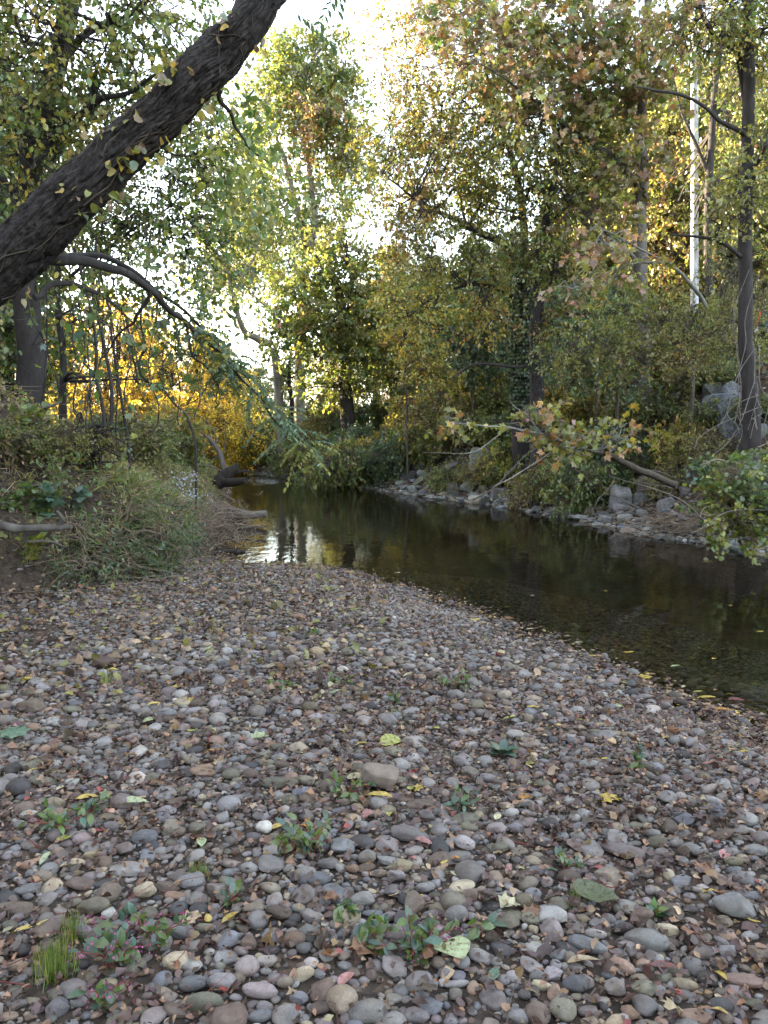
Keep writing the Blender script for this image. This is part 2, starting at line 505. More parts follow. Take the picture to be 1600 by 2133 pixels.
TONES = {'g': ((.235, .232, .232), 'grey'), 'b': ((.19, .2, .218), 'blue-grey'), 'd': ((.085, .085, .09), 'dark grey'),
         't': ((.27, .235, .195), 'tan'), 'o': ((.3, .22, .17), 'orange-tan'), 'l': ((.19, .185, .145), 'olive-grey'),
         'w': ((.5, .49, .46), 'white'), 'p': ((.25, .222, .222), 'pinkish grey'), 'c': ((.38, .34, .25), 'cream'),
         'n': ((.15, .12, .1), 'brown'), 'r': ((.22, .16, .135), 'reddish brown'), 's': ((.31, .305, .3), 'pale grey')}
SHAPES = {'o': 'oval', 'r': 'round', 'l': 'long', 'f': 'flat', 'a': 'angular', 'k': 'rough'}
HERO = '''792 1634 78 48 n a;834 1597 47 30 s o 20;783 1567 34 25 g o;639 1630 38 24 l o;581 1636 84 28 l l;522 1617 38 26 n o 15;548 1578 36 22 l o;665 1605 44 20 s f;650 1550 33 22 g o;855 1742 84 40 g l;915 1766 44 50 d l 55;755 1762 56 34 d o;764 1794 40 36 s r;684 1801 52 28 g o;566 1803 60 46 g f;519 1815 40 27 g a;968 1765 47 32 s o 30;831 1811 60 34 c k;734 1811 32 21 o o;790 1823 40 20 t o;826 1833 42 28 g k;551 1730 35 32 w a;875 1678 60 26 n f;965 1588 44 36 g a;948 1556 30 25 p a;
655 1844 70 38 b o -8;755 1878 52 36 s o -12;983 1869 45 38 n a;950 1911 52 42 g r;833 1950 62 50 p o;567 1956 47 40 b o;614 1964 47 40 n r;581 1914 62 34 n l 15;808 1920 42 25 p o;775 1903 47 20 b f;766 2112 83 56 g o;542 2075 76 40 p o;623 2086 40 31 b a;872 2050 60 46 g o -15;594 2053 38 28 t r;630 2036 52 32 c k;556 2015 45 28 w a;634 1990 36 30 b a;962 2005 40 34 g o 35;894 1923 38 28 b a;528 1905 47 30 t o;670 1975 34 26 g o;542 2125 60 30 b o;950 2051 56 20 s l;622 1897 32 26 s o;769 1988 47 26 n o;520 1975 38 32 n k;564 1858 44 26 t o;
270 1817 82 36 g f;89 1831 42 32 t r;58 1856 56 34 g f;34 1898 74 38 n f;98 1878 40 52 g k;168 1840 66 34 n f;220 1847 53 28 d f;195 1902 70 40 l o;298 1867 56 38 c k;372 1897 40 38 d o;415 1896 40 38 d o;459 1870 60 44 p a;366 1870 47 20 o f;378 1943 56 34 b o;173 1954 44 32 g a;36 2020 52 30 c o;402 2019 44 36 s o;403 2067 58 40 b o;462 2060 60 45 g a;428 2114 80 42 l r;369 2106 60 32 n f;188 2076 32 24 g o;164 2103 36 28 g o;36 2106 47 22 g l;20 1931 38 26 l o;47 1981 34 32 d r;
1347 1971 95 56 g o;1223 1982 86 38 b l 22;1146 1903 70 50 s f;1100 1845 44 34 t o;1187 1838 52 40 n a;1311 1897 48 46 s f 40;1092 1880 43 38 l r;1528 1903 92 56 g a;1545 1834 52 36 g o 20;1558 1869 56 24 b l;1397 1912 54 46 n l 45;1500 1924 50 28 t k;1455 1963 44 26 t o;1461 1995 58 36 s a;1197 1942 38 36 g o;1022 1963 45 34 n k;1390 1945 48 32 c k;1296 2018 56 36 o l 25;1339 2021 34 22 o o;1199 2058 56 38 b a;1340 2068 56 46 l k;1340 2103 50 48 g l 40;1428 2064 52 30 c o 15;1543 2048 86 42 r f 15;1474 2040 42 38 d a;1500 2110 54 46 d r;1446 2119 70 36 o f 15;1172 2115 56 60 l a;1073 2122 54 38 g o;1405 2030 60 24 l l 12;1094 2075 34 30 g a;1128 2059 42 24 c k;1240 1956 50 20 s k;1581 1995 46 44 t k;1296 1948 48 28 d a;1225 2113 48 28 p o;1510 2010 42 26 d o;1566 2089 52 30 l f;
1294 1771 96 42 p f 15;1232 1769 52 36 g f 30;1390 1668 42 34 g a;1390 1726 48 36 n o 30;1367 1765 48 28 l a;1416 1801 36 24 g o;1574 1780 50 30 g o;1588 1754 40 38 g r;1506 1741 52 24 n o;1527 1803 40 22 l o;1030 1772 62 24 l l;1081 1776 40 20 l f;1131 1757 38 26 g o;1034 1732 45 34 p o;1047 1750 30 22 p o;1074 1734 38 28 b a;1146 1722 36 30 d r;1163 1686 30 20 t o;1197 1714 26 20 s r;1418 1664 26 20 s r;1020 1624 42 22 g o 15;1088 1626 28 18 t o;1307 1534 34 18 t o;1249 1512 28 13 c o;1525 1609 32 18 o k;1561 1650 30 20 d a;1356 1693 26 16 c k;1197 1819 40 24 s o;
302 1749 54 36 b o;187 1765 44 44 g f;256 1781 44 30 p a;408 1731 44 30 l l 30;408 1786 38 38 s o;422 1614 53 26 o o;427 1597 44 18 o f;397 1586 42 24 t o;483 1616 44 30 l o -15;406 1564 38 18 d f;392 1551 46 22 o l -18;289 1571 36 38 w k;278 1544 33 26 g a;219 1551 38 28 g k;39 1653 52 36 d r;98 1634 62 24 l l -8;116 1681 46 28 c k;358 1725 40 40 t k;374 1737 28 24 n k;219 1710 40 24 l f -15;233 1728 36 25 b a;194 1536 34 20 t o;454 1506 36 28 s r;345 1503 48 22 n o;264 1527 56 20 g f;153 1480 44 20 l l -20;60 1702 40 20 w k;44 1592 30 30 g f;143 1572 38 20 t k;197 1789 50 22 c k;65 1474 58 30 n k;216 1662 38 18 g o;347 1695 42 22 g a;
295 1323 34 16 t o;395 1347 40 14 o o;620 1285 36 14 o o;300 1285 30 14 t a;220 1385 44 26 n a;300 1400 30 20 g r;185 1370 28 20 t k;690 1432 34 16 t o;515 1447 30 16 t o;910 1444 40 14 d o;956 1478 36 20 p a;1005 1490 30 22 p a;870 1497 30 14 g o;960 1530 26 14 g r;1225 1508 30 14 g o;700 1350 30 12 s o;1010 1395 26 12 c o;560 1392 32 13 t o;640 1405 28 12 g o;730 1375 26 12 p a;480 1400 30 14 g o'''

def footprint(px, py, w, h):
    """ground point, width and depth (m) of a stone seen at px,py with w x h photograph pixels"""
    g = ground_hit(px, py + h * .22, 1.5, 14)
    dep = g[1] * cp - (g[2] - CAMZ) * sp_
    W = w * dep / F
    el = math.atan2(CAMZ - g[2], g[1])
    return g, W, h * dep / F, el

placed = []                      # x, y, r
cells = {}
CS = .12
def can_place(x, y, r, k=.82):
    c = int(math.ceil((r + .09) / CS)); ix, iy = int(x // CS), int(y // CS)
    for a in range(ix - c, ix + c + 1):
        for b in range(iy - c, iy + c + 1):
            for (qx, qy, qr) in cells.get((a, b), ()):
                if (qx - x) ** 2 + (qy - y) ** 2 < ((qr + r) * k) ** 2: return False
    return True
def put(x, y, r):
    cells.setdefault((int(x // CS), int(y // CS)), []).append((x, y, r))

stones = []                      # dict(pos, size(a,b,c), yaw, tilt, tone, kind)
for ln in HERO.replace('\n', '').split(';'):
    q = ln.split()
    px, py, w, h = map(float, q[:4]); tone, kind = q[4], q[5]
    rot = float(q[6]) if len(q) > 6 else rng.uniform(-6, 6)
    g, W, Hh, el = footprint(px, py, w, h)
    cz = {'o': .5, 'r': .72, 'l': .5, 'f': .34, 'a': .62, 'k': .62}[kind] * min(W, Hh * 1.5)
    D = max(Hh - cz * math.cos(el) * .8, Hh * .45) / max(math.sin(el), .25)
    D = min(D, W * 1.15)
    yaw = math.atan2(math.tan(R(-rot)), 1) * 1.5
    stones.append(dict(p=g, s=(W / 2, D / 2, cz / 2), yaw=yaw, tone=tone, kind=kind, hero=True))
    if 45 < abs(rot) < 70: stones[-1]['s'] = (Hh * .75, W * .42, cz / 2)
    # two discs along the stone's length keep other stones off it
    a, b = stones[-1]['s'][:2]
    for t in (-.5, .5):
        L = max(a - b, 0) * t
        put(g[0] + math.cos(yaw) * L, g[1] + math.sin(yaw) * L, min(a, b) * .98)

def visible_bar(x, y):
    return y > 1.55 and abs(x) < y * .56 + .35

def scatter(n, rmin, rmax, ymax, k, ymin=1.55, kinds='ooorlffaakk', wet_ok=2.4, tones=None):
    got = 0
    Y = np.sqrt(rng.uniform(ymin ** 2, ymax ** 2, n)); X = rng.uniform(-1, 1, n) * (Y * .56 + .3)
    h, wet, fs, onb, dn, df = height(X, Y, True)
    rr = rmin * (rmax / rmin) ** (rng.random(n) ** 1.5)
    patch = fbm(xyz(X * 1.1, Y * 1.1), 3, 31)            # leafy, muddier patches carry fewer stones
    mud = np.clip((-2.4 - X) * .5 + (Y - 4.5) * .02, 0, .75)
    ok = (~fs) & (onb < .25) & ((~wet) | (dn < wet_ok)) & (patch * .9 + rng.random(n) > .2 + mud - .3 * sm((Y - 4) / 4) + np.where((X < .2) & (Y < 3.2), .15, 0))
    for i in np.nonzero(ok)[0]:
        r = rr[i]
        if not can_place(X[i], Y[i], r * .85, k): continue
        put(X[i], Y[i], r * .85)
        kd = kinds[rng.integers(len(kinds))]
        el = {'o': rng.uniform(.62, .85), 'r': .9, 'l': rng.uniform(.42, .55), 'f': rng.uniform(.6, .9), 'a': rng.uniform(.65, .95), 'k': .85}[kd]
        cz = {'o': rng.uniform(.3, .5), 'r': .66, 'l': .42, 'f': .3, 'a': .55, 'k': .6}[kd]
        tone = 'ggggggsssbbdttolppcnnl'[rng.integers(22)]
        if rng.random() < .012: tone = 'w'
        a = r * 1.15
        stones.append(dict(p=np.array([X[i], Y[i], h[i]]), s=(a, a * el, a * cz), yaw=rng.normal(.15, .7), tone=tone, kind=kd, hero=False))
        got += 1
    return got
n1 = scatter(2200, .03, .05, 6, .9)
n2 = scatter(13000, .02, .032, 11.5, .88)
n3 = scatter(75000, .0125, .023, 11.5, .84)
n4 = scatter(13000, .006, .0125, 4.2, .8)

# apparent size decides which stones become objects of their own (300), the rest is one mass of gravel
SP = np.array([s['p'] for s in stones]); SS = np.array([s['s'] for s in stones])
spx, spy, sdep = proj(SP)
app = SS[:, 0] * np.sqrt(SS[:, 1] * SS[:, 2]) / sdep ** 2
inview = (spx > -10) & (spx < 1610) & (spy < 2140)
app = np.where(inview, app, 0)
order = np.argsort(-app)
own = np.zeros(len(stones), bool); own[order[:292]] = True
print('stones', len(stones), n1, n2, n3, n4)

def stone_col(tone, r=rng):
    c = np.array(TONES[tone][0])
    return np.clip(c * r.uniform(.7, 1.25) * .66 * np.array([1.06, .98, .95]) * (1 + r.normal(0, .016, 3)), 0, 1)

def rot_m(yaw, tx, ty):
    cy_, sy_ = np.cos(yaw), np.sin(yaw)
    A = np.array([[cy_, -sy_, 0], [sy_, cy_, 0], [0, 0, 1]])
    B = np.array([[1, 0, 0], [0, math.cos(tx), -math.sin(tx)], [0, math.sin(tx), math.cos(tx)]])
    C = np.array([[math.cos(ty), 0, math.sin(ty)], [0, 1, 0], [-math.sin(ty), 0, math.cos(ty)]])
    return A @ B @ C

TMP = {}
def tmpl(sub, kind, i):
    key = (sub, kind, i)
    if key not in TMP: TMP[key] = stone_shape(sub, kind, i * 7 + ord(kind))
    return TMP[key]
TME = {}
def tmesh(kind, i, mat=STONE, nm='river_cobble'):
    key = (kind, i, nm)
    if key not in TME:
        V, Fc = tmpl(4, kind, i)
        b = MB(); b.add(V, Fc); TME[key] = b.mesh(nm, mat)
    return TME[key]

gravel = {}
_h, _wet, _fs, _onb, _dn, _df = height(SP[:, 0], SP[:, 1], True)
WETF = np.where(_wet, .7, 1 - .5 * (1 - sm((_dn - .02 - .1 * rng.random(len(_dn))) / .25)))   # stones at the water line are wet, so darker
items = []
for k, s in enumerate(stones):
    a, b, c = s['s']
    tx, ty = rng.normal(0, .13, 2)
    bury = rng.uniform(.2, .65) if not s['hero'] else rng.uniform(-.02, .3)
    pos = s['p'] + np.array([0, 0, c * (1 - bury) * .9])
    if k in (0,): pos[2] += .012; tx = -.2
    col = stone_col(s['tone']) * WETF[k]
    v = int(rng.integers(14))
    if own[k]:
        o = link('river_cobble', tmesh(s['kind'], v))
        o.location = pos; o.scale = (a, b, c); o.rotation_euler = (tx, ty, s['yaw'])
        o.color = (*col, 1)
        szw = 'large ' if app[k] > np.sort(app)[-60] else ''
        items.append(dict(o=o, px=spx[k], py=spy[k], desc=f"{szw}{TONES[s['tone']][1]} {SHAPES[s['kind']]}"))
    else:
        sub = 3 if app[k] * F * F * .23 > 60 else 2
        gravel.setdefault((sub, s['kind'], v), []).append((pos, np.array([a, b, c]), rot_m(s['yaw'], tx, ty), col))
mb = MB()
for (sub, kind, v), L in gravel.items():
    V, Fc = tmpl(sub, kind, v)
    for pos, sc, M, col in L:
        mb.add((V * sc) @ M.T + pos, Fc, col)
tag(mb.build('gravel', STONE), kind='stuff')

ORD = ['nearest', 'second nearest', 'third nearest', 'fourth nearest', 'fifth nearest', 'sixth nearest', 'seventh nearest', 'eighth nearest', 'ninth nearest', 'tenth nearest']
def auto_labels(items, anchors, noun, cat, group):
    P = np.array([(i['px'], i['py']) for i in items], float)
    used = set()
    for i, it in enumerate(items):
        best = None
        for (ax, ay, nm) in anchors:
            d = P - (ax, ay); d[:, 1] *= 1.6
            dd = np.hypot(d[:, 0], d[:, 1])
            sec = np.where(np.abs(d[:, 0]) > np.abs(d[:, 1]), np.where(d[:, 0] > 0, 0, 1), np.where(d[:, 1] > 0, 2, 3))
            same = np.array([j['desc'] == it['desc'] for j in items]) & (sec == sec[i])
            rank = int((dd[same] < dd[i] - 1e-6).sum())
            if dd[i] < 45: continue
            score = rank * 160 + dd[i]
            if rank < 10 and (best is None or score < best[0]): best = (score, rank, int(sec[i]), nm)
        _, rank, sec, nm = best
        where = ['right of', 'left of', 'in front of', 'behind'][sec]
        lab = f"{it['desc']} {noun}, {ORD[rank]} {where} {nm}"
        if lab in used: print('DUP', lab)
        used.add(lab)
        tag(it['o'], lab, cat, group)

ANCH = [(945, 2005, 'the big pale round leaf'), (110, 2000, 'the bright grass tuft'), (1240, 1893, 'the large dark green leaf'),
        (1046, 1568, 'the blue-green leaf rosette'), (34, 1545, 'the lobed green leaf'), (413, 1812, 'the small grass tuft'),
        (685, 2002, 'the brown oak leaf'), (790, 1681, 'the long yellow leaf'), (275, 1690, 'the curled grey-green leaf'),
        (1274, 1683, 'the ragged yellow leaf'), (1500, 2061, 'the curved yellow leaf'), (815, 1557, 'the round yellow-green leaf'),
        (404, 1926, 'the curled tan leaf'), (720, 1655, 'the weed beside the brown block'), (480, 1925, 'the folded yellow leaf')]
auto_labels(items, ANCH, 'cobble', 'cobble', 'larger cobbles of the gravel bar')
for o in COL.objects:                                       # two that everyone can find at once
    pass
# ------------------------------------------------------------------ leaves
def fan(pts, z=.0):
    return np.array(pts, float)
def leaf_t(kind):
    if kind == 'kite':
        V = [(0, 0, 0), (-.32, .45, .09), (0, 1, -.06), (.32, .45, .09)]; Fc = [(0, 2, 1), (0, 3, 2)]
    elif kind == 'oval':
        V = [(0, 0, 0), (-.27, .3, .07), (-.25, .66, .05), (0, 1, -.1), (.25, .66, .05), (.27, .3, .07), (0, .5, -.02)]
        Fc = [(0, 6, 1), (1, 6, 2), (2, 6, 3), (0, 5, 6), (5, 4, 6), (4, 3, 6)]
    elif kind == 'round':
        V = [(0, 0, 0), (-.36, .1, .06), (-.46, .42, .08), (-.3, .75, .03), (0, 1, -.1), (.3, .75, .03), (.46, .42, .08), (.36, .1, .06), (0, .45, 0)]
        Fc = [(0, 8, 1), (1, 8, 2), (2, 8, 3), (3, 8, 4), (4, 8, 5), (5, 8, 6), (6, 8, 7), (7, 8, 0)]
    elif kind == 'lance':
        V = [(0, 0, 0), (-.12, .3, .05), (-.11, .65, .03), (0, 1, -.12), (.11, .65, .03), (.12, .3, .05)]
        Fc = [(0, 5, 1), (1, 5, 4), (1, 4, 2), (2, 4, 3)]
    elif kind == 'maple':
        out = [(0, .02), (-.22, .1), (-.5, .12), (-.36, .3), (-.56, .56), (-.24, .54), (-.17, .68), (0, 1), (.17, .68), (.24, .54), (.56, .56), (.36, .3), (.5, .12), (.22, .1)]
        V = [(x, y, .12 * abs(x) + .05 * math.sin(9 * y) - .1 * y * y) for x, y in out] + [(0, .38, -.02)]
        n = len(out); Fc = [(i, n, (i + 1) % n) for i in range(n)]
    elif kind == 'blade':
        V = [(-.03, 0, 0), (.03, 0, 0), (-.035, .35, .0), (.035, .35, .0), (-.025, .7, -.12), (.025, .7, -.12), (0, 1, -.34)]
        Fc = [(0, 1, 3), (0, 3, 2), (2, 3, 5), (2, 5, 4), (4, 5, 6)]
    V = np.array(V, float)
    return V, np.array(Fc)
LT = {k: leaf_t(k) for k in ('kite', 'oval', 'round', 'lance', 'maple', 'blade')}

def leaves(mb, P, axis, nrm, size, col, kind='kite', mat=0, width=1.0, crumple=0):
    V, Fc = LT[kind]
    n = len(P)
    if n == 0: return
    A = unit(axis); Nn = nrm - (nrm * A).sum(1, keepdims=True) * A; Nn = unit(Nn); U = np.cross(A, Nn)
    size = np.broadcast_to(np.asarray(size, float), (n,))
    W = P[:, None] + size[:, None, None] * (V[None, :, 0:1] * width * U[:, None] + V[None, :, 1:2] * A[:, None] + V[None, :, 2:3] * Nn[:, None])
    if crumple: W = W + rng.normal(0, crumple, W.shape) * size[:, None, None]
    idx = (np.arange(n) * len(V))[:, None, None] + Fc[None]
    mb.add(W.reshape(-1, 3), idx.reshape(-1, 3), np.repeat(col, len(Fc), 0), mat)

G, YG, Y, OR, BR, DG, GO, BG, OL, PK, PG, DB, RD, TN = 'g yg y or br dg go bg ol pk pg db rd tn'.split()
PC = {G: (.1, .15, .032), YG: (.21, .215, .038), Y: (.36, .27, .04), OR: (.32, .16, .055), BR: (.2, .12, .07), DG: (.055, .095, .042),
      GO: (.68, .5, .045), BG: (.075, .13, .095), OL: (.165, .15, .045), PK: (.36, .2, .15), PG: (.12, .165, .09), DB: (.08, .05, .042),
      RD: (.22, .05, .04), TN: (.3, .22, .14)}
def pal_cols(n, pal, r, spray=None, jit=.22):
    """pal: list of (tone, weight); spray ids make neighbours share a tone"""
    names = [p for p, _ in pal]; w = np.array([q for _, q in pal], float); w /= w.sum()
    base = np.array([PC[k] for k in names])
    own = r.choice(len(names), n, p=w)
    if spray is not None:
        sp = r.choice(len(names), spray.max() + 1, p=w)
        own = np.where(r.random(n) < .6, sp[spray], own)
        br = r.uniform(.72, 1.28, spray.max() + 1)[spray]
    else: br = 1
    c = base[own] * (np.asarray(br) * r.uniform(1 - jit, 1 + jit, n))[:, None] * (1 + r.normal(0, .06, (n, 3)))
    return np.clip(c, .002, .9)

def pts_px(L):
    """[(px,py,D,r)...] -> points, radii"""
    return np.array([at(a, b, c) for a, b, c, _ in L]), np.array([q[3] for q in L], float)

def limb(mb, L, S=7, jit=.05, n=None, mat=0, store=None, world=False):
    if world: P = np.array([q[:3] for q in L], float); rr = np.array([q[3] for q in L], float)
    else: P, rr = pts_px(L)
    n = n or max(6, len(L) * 5)
    Pn = resample(P, n, jit)
    rn = np.interp(np.linspace(0, len(L) - 1, n), np.arange(len(L)), rr)
    tubes(mb, Pn, rn, S, mat=mat)
    if store is not None: store.append(np.hstack([Pn, rn[:, None]]))
    return Pn, rn

DENS = 1.5
def far_by(k, limbs, blobs):
    o = np.array([0, 0, CAMZ])
    return [[(a, b, c * k, r * k) for a, b, c, r in L] for L in limbs], [(o + (c - o) * k, tuple(np.array(r) * k), n_, l, p) for c, r, n_, l, p in blobs]

def crown(mbw, mbl, skel, blobs, leaf='kite', size=.07, r=None, droop=.35, twig_r=.006, spread=.5, flat=.0, lmat=0, wmat=0, hang=.5, dens=None):
    """blobs: (centre(3), radii(3), n_sprays, leaves_per, palette). Secondary limbs run from the nearest wood into each
    clump; every spray is a twig attached to them carrying its own leaves."""
    r = r or rng
    for (c, rad, ns, lp, pal) in blobs:
        ns = int(ns * (dens or DENS))
        c = np.asarray(c, float); rad = np.asarray(rad, float)
        sk = np.concatenate(skel)
        d = np.linalg.norm(sk[:, :3] - c, axis=1) - 0.0
        j = int(np.argmin(d)); st = sk[j, :3]; r0 = max(min(sk[j, 3] * .6, .05), twig_r * 1.6)
        nsec = int(np.clip(ns / 16, 3, 12))
        sec = []
        for _ in range(nsec):
            e = c + unit(r.normal(size=3)) * rad * r.uniform(.45, .95)
            jj = int(np.argmin(np.linalg.norm(sk[:, :3] - (st * .6 + e * .4), axis=1)))
            s0 = sk[jj, :3] if r.random() < .6 else st
            m1 = s0 + (e - s0) * .35 + r.normal(size=3) * .12 * rad.mean(); m2 = s0 + (e - s0) * .7 + r.normal(size=3) * .12 * rad.mean() + (0, 0, .08 * rad[2])
            P = resample([s0, m1, m2, e], 9, .02 * rad.mean())
            rr = np.linspace(r0, twig_r * 1.1, 9)
            tubes(mbw, P, rr, 5, mat=wmat); sec.append(P[3:])
        sec = np.concatenate(sec)
        k = r.normal(size=(ns, 3)); k = unit(k) * (r.random((ns, 1)) ** .45)
        cen = c + k * rad
        dd = ((cen[:, None] - sec[None]) ** 2).sum(2); jj = dd.argmin(1)
        b0 = sec[jj]
        dirs = unit(unit(cen - b0) + unit(cen - c) * .5 + r.normal(size=(ns, 3)) * .45)
        if flat: dirs[:, 2] *= (1 - flat); dirs = unit(dirs)
        L = spread * r.uniform(.6, 1.35, ns)
        p1 = cen + dirs * L[:, None] * .5; p1[:, 2] -= droop * L * .5
        p2 = cen + dirs * L[:, None]; p2[:, 2] -= droop * L
        mid = (b0 + cen) / 2 + r.normal(size=(ns, 3)) * .05
        TP = np.stack([b0, mid, cen, p1, p2], 1)
        TR = np.linspace(1.3, .45, 5)[None] * twig_r * np.ones((ns, 1))
        tubes(mbw, TP, TR, 3, mat=wmat)
        sid = np.repeat(np.arange(ns), lp); n = len(sid)
        t = r.random(n) ** .8
        base = np.where((t < .5)[:, None], cen[sid] + (p1 - cen)[sid] * (t * 2)[:, None], p1[sid] + (p2 - p1)[sid] * (t * 2 - 1)[:, None])
        ax = unit(dirs[sid] * .5 + r.normal(size=(n, 3)) * .75 + np.array([0, 0, -hang]))
        base = base + r.normal(size=(n, 3)) * np.array([1, 1, .7]) * .11 * L[sid][:, None]
        nr = unit(r.normal(size=(n, 3)) * .8 + np.array([0, 0, .9]))
        leaves(mbl, base, ax, nr, size * r.uniform(.6, 1.3, n), pal_cols(n, pal, r, sid), leaf, lmat)

def bl(px, py, D, rx, ry, rz, ns, lp, pal):
    """a clump given where it stands: photograph position, distance, radii (px, px, m)"""
    s = D / F
    return (at(px, py, D), (rx * s, rz, ry * s), ns, lp, pal)

def tree(name, label, limbs, blobs, leaf='kite', size=.07, bark=BARK, group=None, S=9, jit=.06, cat='tree', trunk_n=None, **kw):
    mt, mc, sk = MB(), MB(), []
    for k, L in enumerate(limbs):
        limb(mt, L, S if k == 0 else 6, jit, store=sk, n=trunk_n if k == 0 else None)
    b0 = sk[0][0, :3].copy()
    crown(mt, mc, sk, blobs, leaf, size, **kw)
    root = thing(name, b0, label, cat, group)
    rebase(mt.build('trunk', bark), root)
    rebase(mc.build('crown', LEAF), root)
    return root, sk

def foot(px, D, r, up=0.0):
    """first trunk point: under photograph column px at distance D, 0.25 m below the ground"""
    x = (px - CX) / F * D
    x = at(px, 800, D)[0]
    z = hz(x, D) - .25 + up
    u = np.array([x, D, z])
    qx, qy, _ = proj(u)
    return (float(qx[0]), float(qy[0]), D, r)

# ---- the big leaning tree -------------------------------------------------------
lean = [(-345, 1010, 7.3, .40), (-300, 900, 7.2, .37), (-200, 762, 6.9, .335), (-60, 622, 6.6, .30), (60, 515, 6.4, .285), (150, 425, 6.2, .265), (250, 325, 6.1, .245), (350, 232, 6.0, .225), (430, 152, 5.9, .205),
        (488, 92, 5.85, .165), (550, 20, 5.8, .125), (600, -45, 5.8, .11), (690, -180, 5.9, .09), (800, -330, 6.2, .06)]
lean = [(a - 10, b, c, r * (.63 + .04 * math.sin(b * .013 + 1))) for a, b, c, r in lean]
P, rr = pts_px(lean)
n, S = 460, 200
Pn = resample(P, n, .018); rn = np.interp(np.linspace(0, len(lean) - 1, n), np.arange(len(lean)), rr)
T = unit(np.gradient(Pn, axis=0)); U = unit(np.cross(T, np.array([0, 1., 0]))); Wv = np.cross(T, U)
ang = np.arange(S) * 2 * math.pi / S
ax_len = np.concatenate([[0], np.cumsum(np.linalg.norm(np.diff(Pn, axis=0), axis=1))])
AA, LL = np.meshgrid(ang, ax_len)
q = np.stack([np.cos(AA + .5 * LL) * 4.2, np.sin(AA + .5 * LL) * 4.2, LL * 4.2], -1)
wz = fbm(q * .35, 3, 5)
ridg = np.clip(np.abs(fbm(q + wz[..., None] * 1.2, 3, 11)) * 4.5, 0, 1) ** .7
rad = rn[:, None] * (1 + .1 * fbm(np.stack([np.cos(AA) * 1.1, np.sin(AA) * 1.1, LL * 1.0], -1), 3, 2)) + .027 * ridg + .016 * fbm(q * 3.5, 3, 8) + .008 * fbm(q * 9, 2, 18)
rad += .09 * np.exp(-((LL - ax_len[int(n * 8.6 / 13)]) / .16) ** 2) * np.clip(-np.cos(AA - 2.6), 0, 1) ** 2
V = Pn[:, None] + rad[..., None] * (np.cos(AA)[..., None] * U[:, None] + np.sin(AA)[..., None] * Wv[:, None])
idx = np.arange(n * S).reshape(n, S)
mt = MB(); a = idx[:-1]; d = idx[1:]
mt.add(V.reshape(-1, 3), np.stack([a, np.roll(a, -1, 1), np.roll(d, -1, 1), d], -1).reshape(-1, 4))
LSK = [np.hstack([Pn, rn[:, None]])]
limb(mt, [(455, 108, 5.9, .07), (490, 45, 5.95, .055), (510, -10, 6.0, .045), (525, -120, 6.1, .035)], 12, .02, store=LSK)
droopL = [(100, 540, 6.45, .045), (200, 552, 6.7, .04), (275, 575, 7.0, .036), (330, 615, 7.3, .03), (385, 668, 7.7, .024), (435, 715, 8.0, .019), (490, 775, 8.4, .014), (545, 840, 8.8, .011), (600, 895, 9.1, .008), (650, 940, 9.3, .005)]
md = MB(); DSK = []
limb(md, droopL, 9, .03, store=DSK, n=50)
limb(md, [(95, 535, 6.45, .03), (190, 530, 6.9, .026), (290, 575, 7.4, .022), (380, 640, 8.0, .016), (455, 720, 8.4, .01), (520, 800, 8.8, .006)], 6, .04, store=DSK)
limb(md, [(310, 600, 7.2, .022), (285, 660, 7.4, .016), (250, 700, 7.6, .011), (215, 742, 7.8, .006)], 5, .04, store=DSK)
limb(md, [(460, 190, 5.9, .02), (480, 240, 6.1, .014), (520, 300, 6.3, .009), (560, 345, 6.4, .005)], 5, .03, store=DSK)
limb(md, [(385, 668, 7.7, .015), (400, 740, 7.9, .01), (440, 770, 8.1, .006), (455, 800, 8.2, .004)], 5, .03, store=DSK)
lroot = thing('leaning_tree', Pn[0], 'huge dark furrowed trunk leaning diagonally across the top left of the creek', 'tree')
rebase(mt.build('trunk', BARK), lroot)
rebase(md.build('limb', DARKBARK), lroot)
# feathery (pinnate) leaves on the drooping limb
ml = MB()
def pinnate(ml, P0, D0, L, col, r, nl=9, lsz=.085):
    D0 = unit(D0); side = unit(np.cross(D0, (0, 0, 1.)) + 1e-6)
    t = np.linspace(.15, 1, nl)
    pts = P0 + D0 * (t * L)[:, None] + np.array([0, 0, -1.]) * (.35 * L * t ** 2)[:, None]
    tubes(ml, np.vstack([P0, pts]), np.linspace(.003, .0012, nl + 1), 3, (.12, .12, .06))
    for sg in (-1, 1):
        axx = unit(side * sg + D0 * .55 + np.array([0, 0, -.35]))
        leaves(ml, pts, np.tile(axx, (nl, 1)) + r.normal(0, .12, (nl, 3)), np.tile((0, 0, 1.), (nl, 1)) + r.normal(0, .25, (nl, 3)), lsz * r.uniform(.8, 1.15, nl), np.tile(col, (nl, 1)) * r.uniform(.75, 1.25, (nl, 1)), 'lance', 0, 1.35)
    return pts
for k in range(95):
    t = rng.uniform(.5, 1.0)
    src = DSK[0] if rng.random() < .7 else DSK[1]
    i = int(t * (len(src) - 1)); b = src[i, :3]
    dr = np.array([rng.normal(.35, .8), rng.normal(0, .8), rng.normal(-.3, .4)])
    c = np.array((.105, .165, .1)) * (1.3 if t > .8 else .85) * rng.uniform(.75, 1.25) if rng.random() < .75 else np.array(PC[YG])  # sky sheen put into the leaf colour, paler towards the tip
    pinnate(ml, b + rng.normal(0, .05, 3), dr, rng.uniform(.22, .42), c, rng)
for k in range(6):
    b = LSK[1][-1, :3] + np.array([rng.uniform(.1, 1.2), rng.uniform(-.5, .3), rng.uniform(-1.0, .1)])
    pinnate(ml, b, np.array([rng.normal(), rng.normal(), -.7]), .35, np.array(PC[DG]) * 1.3, rng)
